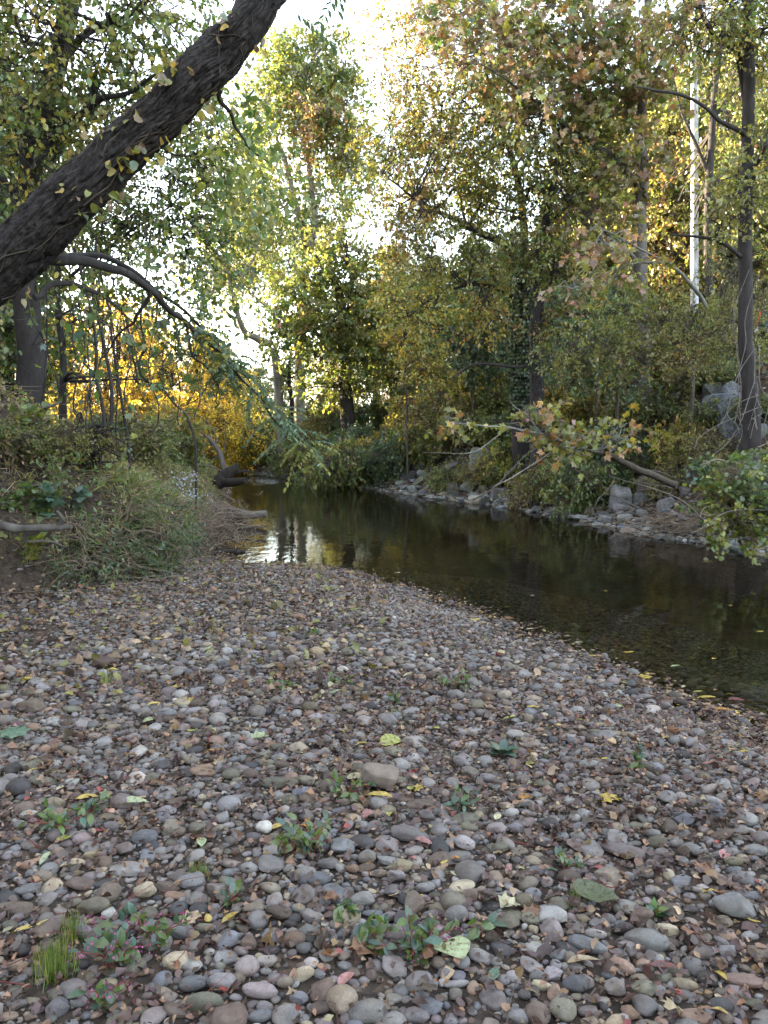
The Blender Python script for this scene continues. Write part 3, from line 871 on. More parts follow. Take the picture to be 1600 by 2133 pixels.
crown(md, ml, DSK, [bl(250, 640, 7.6, 70, 40, .5, 14, 9, [(G, 2), (YG, 2), (OL, 1)]), bl(360, 560, 8, 90, 60, .7, 26, 10, [(G, 3), (OL, 2), (YG, 2)]), bl(420, 690, 8.4, 70, 60, .6, 22, 9, [(G, 3), (YG, 2), (BG, 1)]), bl(520, 330, 6.6, 70, 90, .7, 34, 9, [(G, 2), (YG, 3), (G, 2)])], 'oval', .075, spread=.35)
rebase(ml.build('crown', LEAF), lroot)

# climbing vine on the leaning trunk
mv, mf = MB(), MB()
def trunk_surface(t, a, out=1.02):
    i = min(int(t * (n - 1)), n - 2); k = int((a % (2 * math.pi)) / (2 * math.pi) * S) % S
    return Pn[i] + (V[i, k] - Pn[i]) * out, unit(V[i, k] - Pn[i])
camdir = np.array([0, -1., 0])
for k in range(52):
    t0 = rng.uniform(.22, .76); a0 = rng.uniform(0, 6.28); pts = []
    L = rng.uniform(.05, .16); a1 = rng.normal(0, .9)
    for j in range(10):
        p, nn = trunk_surface(t0 + L * j / 9, a0 + a1 * j / 9 + .12 * math.sin(j * 1.7 + k), 1.03 + .015 * math.sin(j + k))
        pts.append(p)
    tubes(mv, np.array(pts), np.linspace(.0065, .002, 10) * rng.uniform(.5, 1.4), 4)
VLP, VLN, VLA = [], [], []
for k in range(30):                                          # leaf clusters hang off the vine stems
    t = rng.beta(2.2, 1.5) * .52 + .23; a0 = rng.uniform(0, 6.28)
    for j in range(rng.integers(3, 11)):
        p, nn = trunk_surface(min(.8, max(.2, t + rng.normal(0, .012))), a0 + rng.normal(0, .35), 1.02)
        VLP.append(p + nn * rng.uniform(.005, .06)); VLN.append(nn + rng.normal(0, .9, 3)); VLA.append(rng.normal(0, .7, 3) + (0, 0, -.8) + nn * .5)
VLP = np.array(VLP); VLN = np.array(VLN); VLA = np.array(VLA)
leaves(mf, VLP, VLA, VLN, rng.uniform(.03, .085, len(VLP)), pal_cols(len(VLP), [(Y, 4), (YG, 3), (TN, 2), (PG, 2), (BR, 1)], rng), 'round', 0, .9, .05)
vr = thing('climbing_vine', Pn[60], 'thin climbing vine with yellow lobed leaves clinging to the leaning trunk', 'vine')
rebase(mv.build('stem', TWIG), vr); rebase(mf.build('foliage', LEAF), vr)

# ---- left-hand trees ---------------------------------------------------------------
PL = [(G, 3), (YG, 4), (OL, 2), (Y, 1)]
tree('bank_tree', 'upright dark trunk standing behind the leaning tree on the left bank', [
    [foot(54, 10.6, .21), (55, 820, 10.5, .18), (56, 690, 10.4, .17), (55, 560, 10.3, .16), (56, 450, 10.2, .15), (66, 330, 10, .14), (95, 190, 10, .13), (128, 60, 10, .12), (150, -80, 10, .1), (165, -250, 10, .06)],
    [(62, 430, 10, .05), (10, 380, 9.8, .035), (-60, 330, 9.6, .02)], [(66, 330, 10, .07), (150, 260, 9.6, .05), (240, 200, 9.3, .03), (330, 150, 9, .015)],
    [(110, 130, 10, .06), (200, 60, 9.5, .04), (300, 10, 9.2, .02)], [(72, 620, 10, .05), (130, 590, 10.2, .04), (210, 615, 10.4, .03), (300, 690, 10.6, .012)]],
    [bl(20, 60, 9.2, 150, 130, 1.3, 95, 16, PL), bl(180, 40, 9.2, 150, 110, 1.3, 95, 16, PL), bl(330, 30, 9.6, 130, 90, 1.2, 75, 15, [(G, 4), (YG, 2), (OL, 2)]), bl(20, 260, 9.0, 110, 120, 1.0, 70, 14, PL + [(Y, 1)]), bl(170, 190, 9.4, 130, 100, 1.2, 75, 14, PL),
     bl(300, 150, 10, 120, 80, 1.2, 55, 14, PL), bl(30, 420, 9.4, 90, 80, .9, 36, 13, PL + [(Y, 2)]), bl(-60, 600, 10, 110, 140, 1.2, 40, 14, PL), bl(110, 330, 9.3, 100, 70, .8, 34, 13, PL), bl(-20, -140, 9.5, 260, 110, 1.6, 60, 14, PL)],
    'oval', .08, DARKBARK, S=16, trunk_n=60, spread=.5, dens=.95)
tree('slender_tree', 'slim dark young trunk right of the upright trunk on the left bank', [
    [foot(134, 12.5, .06), (132, 850, 12.5, .055), (124, 700, 12.5, .05), (126, 560, 12.5, .045), (140, 400, 12.5, .04), (180, 250, 12.5, .03), (230, 120, 12.5, .02)],
    [(126, 600, 12.5, .03), (220, 520, 12.5, .025), (320, 450, 12.6, .018), (430, 380, 12.8, .01)], [(140, 400, 12.5, .03), (250, 330, 12.5, .022), (360, 280, 12.5, .014), (450, 250, 12.6, .008)]],
    [bl(250, 480, 12.5, 110, 80, 1.2, 70, 13, [(G, 4), (YG, 3), (OL, 2)]), bl(370, 400, 12.6, 110, 100, 1.3, 85, 13, [(G, 4), (YG, 3), (OL, 2)]), bl(440, 290, 12.8, 90, 100, 1.2, 70, 13, [(G, 3), (YG, 3)]), bl(330, 270, 12.5, 100, 80, 1, 45, 13, [(G, 4), (OL, 2)]), bl(420, 510, 13, 80, 80, 1, 50, 12, [(G, 4), (BG, 2), (OL, 1)]), bl(200, 380, 12.4, 80, 60, .8, 26, 12, PL), bl(150, 650, 12.4, 60, 50, .6, 14, 10, PL), bl(270, 780, 12, 70, 45, .6, 18, 10, [(G, 4), (DG, 2)])],
    'oval', .085, DARKBARK, spread=.45)

# saplings and hanging vines between the trunk and the gold light
SAP = [((232, 890), (222, 780), (200, 640), (196, 520), (190, 480), 11, .028, 'thickest dark sapling stem rising towards the drooping limb'), ((215, 880), (205, 760), (178, 620), (150, 500), (150, 470), 10.5, .024, 'bent sapling stem just left of the thickest sapling'),
       ((268, 900), (238, 740), (226, 640), (206, 560), (212, 400), 11.5, .022, 'long sapling stem leaning left from the weed tops'), ((245, 905), (240, 800), (237, 700), (235, 600), (232, 500), 12, .013, 'thin straight vine right of the thickest sapling'),
       ((302, 790), (296, 720), (301, 640), (304, 560), (300, 480), 8.5, .014, 'vine hanging straight down from the drooping limb'), ((165, 905), (160, 820), (175, 740), (160, 640), (130, 560), 11, .012, 'thin crooked stem beside the slim young trunk'),
       ((88, 820), (90, 740), (72, 660), (50, 590), (20, 600), 9.3, .012, 'crooked vine crossing in front of the upright trunk'), ((192, 870), (196, 800), (214, 700), (220, 600), (232, 520), 11.2, .012, 'thin stem crossing behind the thickest sapling'),
       ((290, 800), (280, 740), (258, 660), (246, 600), (240, 560), 8.8, .013, 'slanting vine left of the straight hanging vine'), ((400, 905), (380, 860), (345, 810), (300, 790), (278, 700), 14.5, .022, 'arched vine dipping towards the dead snag'),
       ((330, 660), (326, 600), (318, 520), (320, 420), (322, 380), 8.2, .008, 'fine vine strand hanging above the bend of the limb'), ((120, 840), (112, 780), (100, 700), (104, 640), (98, 560), 11.5, .014, 'thin stem between the two upright trunks')]
for k in range(9):
    x0 = [150, 178, 212, 262, 318, 340, 372, 405, 448][k]; y0 = [548, 555, 560, 575, 600, 625, 655, 690, 728][k]; L_ = [210, 330, 180, 260, 300, 150, 230, 180, 120][k]; D_ = 6.7 + .2 * k
    SAP.append(((x0, y0 + L_), (x0 + 8, y0 + L_ * .7), (x0 - 6, y0 + L_ * .45), (x0 + 3, y0 + L_ * .2), (x0, y0 - 6), D_, .0065, 'fine vine strand hanging from the limb, ' + ['nearest the leaning trunk', 'the longest', 'third out from the trunk', 'fourth out from the trunk', 'fifth out at the bend', 'sixth out', 'seventh out', 'eighth out', 'farthest out before the feathery leaves'][k]))
for k, s in enumerate(SAP):
    pts = s[:5]; D, r0, lab = s[5:]
    b = MB(); f = MB()
    g = foot(pts[0][0], D, r0) if k not in (4, 8, 10) and k < 12 else None
    L = ([g] if g else []) + [(x, y, D + .05 * i, r0 * (1 - .11 * i)) for i, (x, y) in enumerate(pts)]
    if g and g[1] < pts[0][1]: L = [g] + L[2:]
    Pq, rq = limb(b, L, 6, .05, n=26)
    kk = rng.integers(4, 24, 9); Pl = Pq[kk] + rng.normal(0, .08, (9, 3))
    for q_ in kk[:5]: tubes(b, resample([Pq[q_], Pq[q_] + rng.normal(0, .15, 3), Pq[q_] + rng.normal(0, .3, 3)], 5), np.linspace(.006, .002, 5), 3)
    leaves(f, Pl, rng.normal(0, .6, (9, 3)) + (0, 0, -.8), rng.normal(0, .7, (9, 3)) + (0, -.3, .6), rng.uniform(.07, .13, 9), pal_cols(9, [(G, 4), (BG, 1), (YG, 1)], rng), 'maple')
    root = thing('hanging_vine' if 'vine' in lab else 'sapling', Pq[0], lab, 'vine' if 'vine' in lab else 'sapling', 'vines and saplings on the left bank')
    rebase(b.build('stem', DARKBARK), root); rebase(f.build('foliage', LEAF), root)

# ---- the golden trees in the sun beyond the bend -----------------------------------
GP = [(GO, 6), (Y, 3), (OR, 1.2), (YG, 1)]
GOLD = [(150, 43, 8.5, 'golden tree in the sun farthest left beyond the bend', GP + [(OR, 2)], 0), (262, 42, 9.5, 'orange-gold tree in the sun behind the hanging vines', [(GO, 4), (OR, 3), (Y, 2)], 0), (340, 40, 7.0, 'golden tree right of the hanging vines', GP, 0),
        (420, 41, 8.0, 'brightest yellow tree in the sun left of the snag', GP, 0), (470, 44, 6.5, 'yellow tree in the sun just above the feathery limb', [(GO, 4), (YG, 3), (Y, 2)], 0), (215, 46, 11.0, 'tallest rusty orange tree among the golden ones', [(OR, 4), (GO, 4), (YG, 1)], 0), (330, 46, 10.5, 'tall yellow-orange tree right of the rusty orange one', [(GO, 4), (OR, 2), (YG, 2)], 0),
        (60, 44, 8.0, 'golden-green tree seen past the upright trunk', [(GO, 3), (YG, 3), (G, 1)], 0),
        (185, 41, 4.2, 'low golden bush beneath the saplings', GP, 0), (290, 40, 4, 'low orange-gold bush beneath the vines', [(GO, 4), (OR, 2)], 0), (440, 38.5, 3.6, 'low bright yellow bush above the snag', GP, 0), (380, 36, 3.0, 'low yellow bush behind the bank weeds', GP, 0)]
def crown_tree(name, label, x, y, Ht, wid, pal, nspray, leaf='kite', size=.1, lp=16, bark=BARK, group=None, seed=0, bare=.25, cat='tree', spread=.6, lean_=(0, 0)):
    """free-standing tree: trunk, limbs and eight to twelve clumps; wid = crown radius"""
    r = np.random.default_rng(seed + 100)
    z0 = hz(x, y)
    mt, mc, sk = MB(), MB(), []
    tr = Ht * .02 + .03
    top = np.array([x + lean_[0], y + lean_[1], z0 + Ht * .93])
    limb(mt, [(x, y, z0 - .3, tr * 1.2), (x + r.normal(0, .1), y, z0 + Ht * .25, tr), (x + lean_[0] * .4 + r.normal(0, .2), y + lean_[1] * .4, z0 + Ht * .55, tr * .65), (*top, tr * .15)], 8, .06, n=20, store=sk, world=True)
    blobs = []
    nb = 10
    for k in range(nb):
        f = bare + (1 - bare) * (k + .5) / nb
        prof = math.sin(math.pi * min(1, max(.12, (f - bare) / (1 - bare) * .88 + .12))) ** .7
        a = k * 2.4 + r.uniform(0, 1)
        off = wid * prof * r.uniform(.35, .75)
        cx_, cy_ = x + lean_[0] * f + math.cos(a) * off, y + lean_[1] * f + math.sin(a) * off
        cz_ = z0 + Ht * f
        i0 = int(min(.9, max(.1, f - .18)) * 19)
        limb(mt, [(*sk[0][i0, :3], tr * .4), ((sk[0][i0, 0] + cx_) / 2, (sk[0][i0, 1] + cy_) / 2, (sk[0][i0, 2] + cz_) / 2 + .1, tr * .25), (cx_, cy_, cz_, tr * .1)], 5, .05, n=8, store=sk, world=True)
        rb = wid * prof * r.uniform(.5, .8) + .3
        blobs.append(((cx_, cy_, cz_), (rb, rb, min(rb, Ht * .16) * r.uniform(.8, 1.1)), int(nspray / nb), lp, pal))
    crown(mt, mc, sk, blobs, leaf, size, r=r, spread=spread, twig_r=.008)
    root = thing(name, (x, y, z0), label, cat, group)
    rebase(mt.build('trunk', bark), root); rebase(mc.build('crown', LEAF), root)
    return root
for k, (px, D, Ht, lab, pal, far) in enumerate(GOLD):
    x = at(px, 850, D)[0]
    crown_tree('golden_tree', lab, x, D, Ht, 2.3 + .5 * far, pal, 420, 'oval', .13, 15, seed=k, group='golden trees beyond the bend', bare=.05 if not far else .2)

# ---- centre trees beyond the bend ----------------------------------------------------
CP = [(G, 4), (YG, 4), (OL, 2)]
tree('tall_tree', 'tall pale forked tree against the bright sky above the bend', [
    [foot(628, 44, .32), (625, 790, 44, .3), (622, 700, 44, .27), (632, 580, 44, .24), (640, 510, 44, .22)],
    [(640, 520, 44, .24), (618, 430, 44, .2), (604, 370, 44, .16), (580, 300, 44, .1), (560, 240, 44, .05)], [(640, 520, 44, .22), (658, 470, 44, .19), (646, 390, 44, .16), (640, 320, 44, .12), (630, 250, 44, .08), (640, 150, 44, .04)],
    [(622, 690, 44, .16), (560, 640, 43, .12), (510, 600, 42, .07), (480, 560, 41, .04)], [(604, 370, 44, .1), (570, 350, 44, .07), (535, 345, 44, .04)], [(640, 320, 44, .1), (680, 270, 44, .06), (710, 240, 44, .03)]],
    [bl(640, 170, 44, 80, 70, 2.2, 120, 15, [(G, 4), (YG, 3)]), bl(600, 110, 44, 45, 40, 1.5, 50, 14, [(G, 4), (YG, 3)]), bl(690, 220, 44, 70, 80, 2, 110, 14, CP), bl(690, 420, 44, 60, 60, 2, 60, 14, CP), bl(600, 460, 44, 60, 50, 2, 50, 14, CP), bl(745, 330, 44, 50, 70, 2, 70, 14, CP), bl(690, 120, 44, 60, 60, 2, 55, 14, CP), bl(640, 500, 44, 60, 40, 2, 40, 14, CP), bl(675, 235, 43, 50, 30, 1.8, 28, 14, [(OR, 3), (BR, 1), (YG, 2)]), bl(640, 265, 43, 40, 34, 1.8, 22, 14, [(OR, 2), (TN, 1), (YG, 2)]), bl(560, 250, 44, 70, 70, 2, 80, 14, [(G, 3), (YG, 4)]), bl(560, 370, 44, 70, 60, 2, 55, 13, CP), bl(650, 330, 44, 50, 40, 1.6, 30, 13, [(OR, 2), (G, 2), (YG, 2)]), bl(500, 560, 42, 60, 70, 2, 60, 14, CP), bl(700, 310, 44, 50, 50, 1.6, 40, 13, CP), bl(545, 170, 44, 40, 50, 1.6, 34, 13, CP), bl(540, 440, 44, 60, 60, 2, 50, 13, CP), bl(500, 500, 43, 50, 60, 2, 40, 13, CP), bl(590, 560, 44, 50, 40, 1.6, 24, 13, CP)],
    'kite', .23, PALEBARK, spread=.9, twig_r=.012, jit=.08, dens=2.1)
tree('bend_tree', 'dark leafy tree leaning over the outside of the bend', [
    [foot(728, 33, .34), (722, 830, 33, .3), (715, 740, 33, .26), (711, 650, 33, .22), (702, 600, 33, .18), (680, 560, 33, .13), (650, 525, 33, .08), (630, 505, 33, .04)],
    [(718, 760, 33, .16), (690, 715, 33, .13), (655, 690, 33, .1), (628, 640, 33, .07), (622, 590, 33, .04)], [(711, 640, 33, .14), (735, 600, 33, .1), (722, 550, 33, .07), (720, 500, 33, .03)]],
    [bl(690, 660, 32.5, 90, 60, 2, 150, 15, CP), bl(640, 600, 33, 70, 70, 1.8, 120, 15, CP), bl(720, 560, 33, 70, 60, 1.8, 90, 15, [(YG, 4), (G, 3), (OL, 2)]), bl(770, 650, 33, 60, 70, 1.6, 80, 15, CP), bl(600, 690, 32, 60, 50, 1.4, 55, 15, [(G, 4), (YG, 2), (OR, .5)]), bl(720, 740, 32, 80, 50, 1.4, 75, 15, CP), bl(690, 500, 33, 50, 30, 1.2, 28, 14, [(OL, 2), (YG, 2)]), bl(690, 800, 33, 80, 36, 1.4, 60, 14, CP), bl(780, 760, 33, 60, 50, 1.4, 50, 14, CP)],
    'kite', .19, DARKBARK, spread=.6, twig_r=.01)
tree('leaning_grey_tree', 'grey tree leaning left over the stream behind the feathery limb', [
    [foot(590, 38, .24), (575, 745, 37, .2), (545, 712, 37, .18), (510, 690, 36.5, .15), (490, 640, 36, .12), (478, 570, 36, .08), (470, 480, 36, .05), (468, 400, 36, .03)],
    [(500, 670, 36.4, .08), (460, 640, 36, .05), (430, 600, 36, .03)], [(490, 600, 36, .07), (530, 540, 36, .04), (545, 480, 36, .02)]],
    [bl(470, 450, 36, 70, 90, 2, 90, 14, CP), bl(440, 570, 36, 60, 70, 1.6, 60, 14, CP), bl(530, 620, 37, 50, 70, 1.6, 22, 13, CP), bl(590, 700, 38, 40, 50, 1.4, 16, 13, CP), bl(545, 470, 36, 50, 90, 1.5, 60, 14, CP), bl(480, 330, 36, 60, 70, 1.6, 60, 14, [(G, 3), (YG, 3)])],
    'kite', .17, PALEBARK, spread=.7, twig_r=.009, dens=2.3)
tree('thin_bank_tree', 'thin straight dark trunk left of the dark leafy bend tree', [
    [foot(607, 38, .13), (606, 860, 38, .12), (605, 800, 38, .1), (604, 740, 38, .08), (608, 690, 38, .04)]],
    [bl(605, 790, 38, 50, 30, 1, 24, 14, CP), bl(612, 745, 38, 44, 36, 1, 26, 14, [(G, 2), (YG, 3), (OR, 1)])], 'kite', .12, DARKBARK, spread=.45)
# ---- trees of the right bank -----------------------------------------------------------
RP = [(OL, 3), (YG, 3), (G, 3), (Y, .5)]
SYC = [(BR, 1.2), (OR, 1.1), (OL, 4), (TN, 1.2), (YG, 3), (G, 1.5)]
_, ivy_sk = tree('ivy_clad_tree', 'dark trunk wrapped in ivy, standing beside a bare twin trunk on the far bank', [
    [foot(1088, 22, .28), (1086, 810, 22, .26), (1090, 700, 22, .25), (1090, 600, 22, .22), (1080, 545, 22, .19)],
    [(1080, 545, 22, .14), (1050, 508, 21.8, .12), (990, 480, 21.5, .09), (930, 452, 21.2, .06), (860, 405, 21, .04), (800, 365, 21, .02)], [(1084, 560, 22, .13), (1095, 480, 22, .12), (1080, 380, 22, .09), (1040, 250, 22, .06), (1000, 110, 22, .03)],
    [(1088, 640, 22, .06), (1040, 605, 21.5, .05), (980, 595, 21, .04), (900, 620, 20.6, .025), (850, 660, 20.4, .012)], [(1080, 380, 22, .06), (1130, 260, 22, .045), (1160, 120, 22, .03)]],
    [bl(900, 350, 21.5, 110, 90, 1.6, 130, 14, [(OL, 3), (YG, 3), (OR, 1)]), bl(850, 250, 22, 90, 90, 1.6, 100, 14, [(OL, 3), (OR, 1.2), (YG, 3), (Y, .6)]), bl(980, 230, 22, 110, 110, 1.6, 130, 14, RP), bl(890, 130, 22.5, 110, 90, 1.6, 110, 14, [(OL, 3), (YG, 2), (OR, 1)]), bl(1050, 420, 21.5, 100, 80, 1.4, 110, 14, RP), bl(950, 540, 21, 120, 80, 1.4, 120, 14, [(YG, 3), (OL, 3), (G, 1.5)]), bl(860, 470, 21, 80, 60, 1.2, 60, 14, [(OL, 2), (OR, 1), (Y, 1), (YG, 2)]),
     bl(880, 650, 20.6, 80, 60, 1.1, 80, 14, [(Y, 1.5), (YG, 3), (G, 1)]), bl(1020, 110, 22.5, 110, 90, 1.6, 110, 14, RP), bl(1000, 640, 21, 60, 60, 1, 45, 13, [(YG, 3), (Y, 2), (OR, 1)]), bl(880, 20, 23, 130, 70, 1.6, 90, 14, [(OL, 3), (OR, 2), (YG, 1)]), bl(820, 330, 22, 60, 70, 1.2, 50, 14, RP), bl(940, 300, 23, 80, 70, 1.4, 70, 14, RP), bl(850, 440, 22, 70, 60, 1.2, 60, 14, [(OL, 3), (YG, 3), (OR, .7)]), bl(1020, 330, 23, 80, 80, 1.4, 80, 14, RP), bl(960, 420, 22.5, 80, 60, 1.3, 70, 14, RP), bl(1090, 180, 23, 80, 80, 1.4, 60, 14, RP)],
    'kite', .11, DARKBARK, spread=.5, S=10)
# ivy on it: a plant of its own
b, f = MB(), MB()
for (cx0, D, y0, y1, r0, nn) in ((1088, 22, 850, 560, .27, 2600),):
    t = rng.random(nn); a = rng.uniform(0, 6.28, nn)
    ctr = np.stack([at(cx0, y0 + (y1 - y0) * q, D) for q in np.linspace(0, 1, 40)])
    c = ctr[(t * 39).astype(int)]
    out = np.stack([np.cos(a), np.sin(a), np.zeros(nn)], -1)
    leaves(f, c + out * (r0 + rng.uniform(0, .16, nn))[:, None], rng.normal(0, .4, (nn, 3)) + (0, 0, -.8), out + rng.normal(0, .4, (nn, 3)), rng.uniform(.07, .13, nn), pal_cols(nn, [(DG, 5), (G, 1)], rng), 'kite', 0, 1.3)
    for k in range(8):
        aa = k * .8; pts = ctr[:36:5] + np.array([math.cos(aa), math.sin(aa), 0]) * (r0 + .01) + rng.normal(0, .03, (8, 3))
        tubes(b, pts, np.linspace(.02, .008, 8), 5)
iv = thing('climbing_ivy', ctr[0], 'dark green ivy sleeve covering the trunk on the far bank', 'ivy')
rebase(b.build('stem', DARKBARK), iv); rebase(f.build('foliage', LEAF), iv)

tree('twin_trunk_tree', 'bare grey-brown trunk close beside the ivy covered one', [
    [foot(1124, 20.5, .22), (1122, 820, 20.5, .19), (1120, 730, 20.5, .17), (1118, 600, 20.5, .13), (1130, 480, 20.5, .1), (1160, 330, 20.5, .07), (1190, 180, 20.5, .05), (1200, 30, 20.5, .03)],
    [(1119, 640, 20.5, .07), (1150, 560, 20.4, .05), (1140, 430, 20.2, .04), (1120, 320, 20, .02)], [(1122, 755, 20.5, .05), (1060, 765, 20.3, .04), (990, 760, 20, .03), (930, 790, 19.8, .012)], [(1130, 480, 20.5, .06), (1190, 420, 20.3, .045), (1240, 400, 20, .02)]],
    [bl(1130, 300, 20, 110, 90, 1.4, 120, 14, RP), bl(1180, 420, 20, 100, 80, 1.3, 110, 14, [(OL, 4), (YG, 2), (G, 2)]), bl(1090, 520, 20, 70, 50, 1, 55, 13, RP), bl(1180, 540, 20, 80, 60, 1.1, 75, 14, RP), bl(1150, 660, 19.8, 60, 50, .9, 40, 13, [(YG, 2), (OL, 2), (OR, 1)]), bl(1190, 120, 20.5, 100, 90, 1.4, 100, 14, RP), bl(1240, 320, 20.5, 80, 90, 1.3, 80, 14, [(G, 3), (OL, 3)])],
    'kite', .1, BARK, spread=.45)
tree('broadleaf_tree', 'tree with rusty brown and orange lobed leaves left of the white pole', *far_by(1.2, [
    [(1336, 905, 17, .2), (1338, 800, 17, .18), (1336, 650, 17, .165), (1335, 450, 17, .15), (1338, 300, 17, .125), (1340, 150, 17, .1), (1346, 0, 17, .08), (1350, -160, 17, .04)],
    [(1336, 390, 17, .085), (1290, 340, 16.8, .07), (1230, 300, 16.6, .055), (1170, 262, 16.4, .045), (1110, 205, 16.2, .03), (1000, 130, 16, .015)], [(1338, 300, 17, .06), (1300, 200, 16.7, .045), (1240, 90, 16.5, .03), (1200, 0, 16.3, .02)],
    [(1340, 180, 17, .06), (1400, 100, 16.6, .045), (1440, 20, 16.4, .03)], [(1335, 560, 17, .05), (1280, 500, 16.5, .035), (1210, 430, 16.2, .02)]],
    [bl(1250, 200, 16.4, 100, 65, 1.1, 100, 11, SYC), bl(1140, 215, 16.2, 100, 60, 1, 95, 11, SYC), bl(1345, 150, 16.4, 70, 70, 1, 80, 11, SYC), bl(1050, 110, 16.2, 110, 60, 1.1, 80, 11, SYC), bl(1290, 50, 16.4, 110, 60, 1.1, 80, 11, SYC), bl(1160, 60, 16.4, 90, 60, 1, 60, 11, SYC), bl(1290, 330, 16.5, 90, 55, .9, 60, 11, [(BR, 2), (OL, 3), (YG, 2)]), bl(980, 30, 16.4, 90, 50, 1, 55, 11, SYC), bl(1240, 440, 16.2, 70, 50, .8, 40, 11, [(OL, 2), (YG, 2), (PK, 1)]), bl(1200, -60, 16.4, 200, 60, 1.3, 60, 11, SYC)]),
    'maple', .15, MIDBARK, spread=.6, S=10, dens=1.15)
tree('right_edge_tree', 'dark trunk with tangled bare roots at the right edge above the boulders', [
    [foot(1578, 13.5, .22), (1566, 850, 13.5, .15), (1558, 780, 13.5, .13), (1553, 700, 13.5, .12), (1553, 500, 13.5, .112), (1557, 300, 13.5, .104), (1560, 150, 13.5, .096), (1562, 0, 13.5, .085), (1565, -170, 13.5, .08)],
    [(1556, 285, 13.5, .045), (1500, 250, 13.2, .032), (1440, 207, 13, .024), (1380, 190, 12.8, .022), (1320, 180, 12.6, .01)], [(1559, 120, 13.5, .042), (1500, 84, 13.2, .03), (1462, 30, 13, .025), (1450, -40, 13, .015)], [(1557, 260, 13.5, .05), (1545, 150, 13.6, .04), (1520, 60, 13.6, .02)],
    [(1552, 540, 13.5, .04), (1490, 500, 13.2, .028), (1400, 490, 13, .018)]],
    [bl(1500, 50, 13.2, 110, 70, .9, 85, 12, RP), bl(1600, 60, 13.3, 90, 90, .9, 60, 12, [(YG, 3), (OL, 2), (Y, 1)]), bl(1590, 330, 13.2, 60, 90, .8, 48, 12, RP), bl(1420, 30, 13, 80, 40, .8, 40, 12, [(OL, 2), (YG, 2), (OR, 1), (BR, 1)]), bl(1520, 420, 13.0, 70, 70, .8, 50, 12, [(OL, 3), (YG, 3)]), bl(1550, -90, 13.5, 160, 70, .9, 40, 12, RP)],
    'oval', .085, DARKBARK, spread=.4, S=14, trunk_n=60, jit=.025)
b = MB()
base = at(1560, 860, 13.4)
for k in range(11):
    s = base + np.array([rng.normal(0, .14), -.18 + rng.normal(0, .05), rng.uniform(-.1, 1.4)])
    e = base + np.array([rng.normal(-.1, .4), -.6 + rng.normal(0, .2), -.45 + rng.normal(0, .15)])
    tubes(b, resample([s, s * .6 + e * .4 + rng.normal(0, .09, 3), s * .3 + e * .7 + rng.normal(0, .12, 3), e], 12, .03), np.linspace(.009, .004, 12), 5)
for k in range(2):
    pp = [at(1530 + 12 * k, 880, 13.1), at(1545 - 8 * k, 800, 13.2), at(1535 + 14 * k, 720, 13.2), at(1530 + 30 * k, 640, 13.2), at(1560 + 30 * k, 560, 13.2)]
    tubes(b, resample(pp, 24, .03), np.linspace(.011, .006, 24), 5)
tag(b.build('hanging_roots', DEADWOOD), 'tangle of bare pale roots and vines hanging at the foot of the right edge trunk', 'roots')
COL.objects['hanging_roots'].name = 'root_tangle'
tree('pale_trunk_tree', 'leaning grey trunk between the white pole and the right edge trunk', [
    [foot(1472, 22, .13), (1474, 700, 22, .115), (1478, 400, 22, .1), (1492, 200, 22, .085), (1504, 60, 22, .07), (1510, -100, 22, .04)],
    [(1476, 360, 22, .06), (1430, 260, 22, .04), (1400, 160, 22, .02)], [(1482, 260, 22, .06), (1540, 180, 22, .04), (1580, 90, 22, .02)]],
    [bl(1420, 200, 27, 70, 90, 1.2, 80, 14, [(G, 2), (YG, 3), (OL, 2)]), bl(1480, 330, 27, 70, 90, 1.2, 80, 14, [(G, 2), (YG, 3), (OL, 2)]), bl(1490, 120, 27, 80, 80, 1.2, 80, 14, [(YG, 3), (OL, 2), (Y, 1)]), bl(1440, 480, 27, 80, 80, 1.2, 80, 14, [(G, 2), (YG, 3), (OL, 2)]), bl(1550, 200, 22.5, 60, 100, 1.4, 80, 14, [(G, 2), (YG, 3), (OL, 2)]), bl(1520, 20, 22.5, 90, 60, 1.4, 80, 14, [(YG, 3), (OL, 2)]), bl(1400, 400, 26.4, 60, 80, 1.2, 60, 14, [(OL, 3), (G, 2)]), bl(1530, 400, 22.5, 56, 80, 1.2, 60, 14, [(OL, 3), (G, 2)])],
    'kite', .11, DARKBARK, spread=.5)
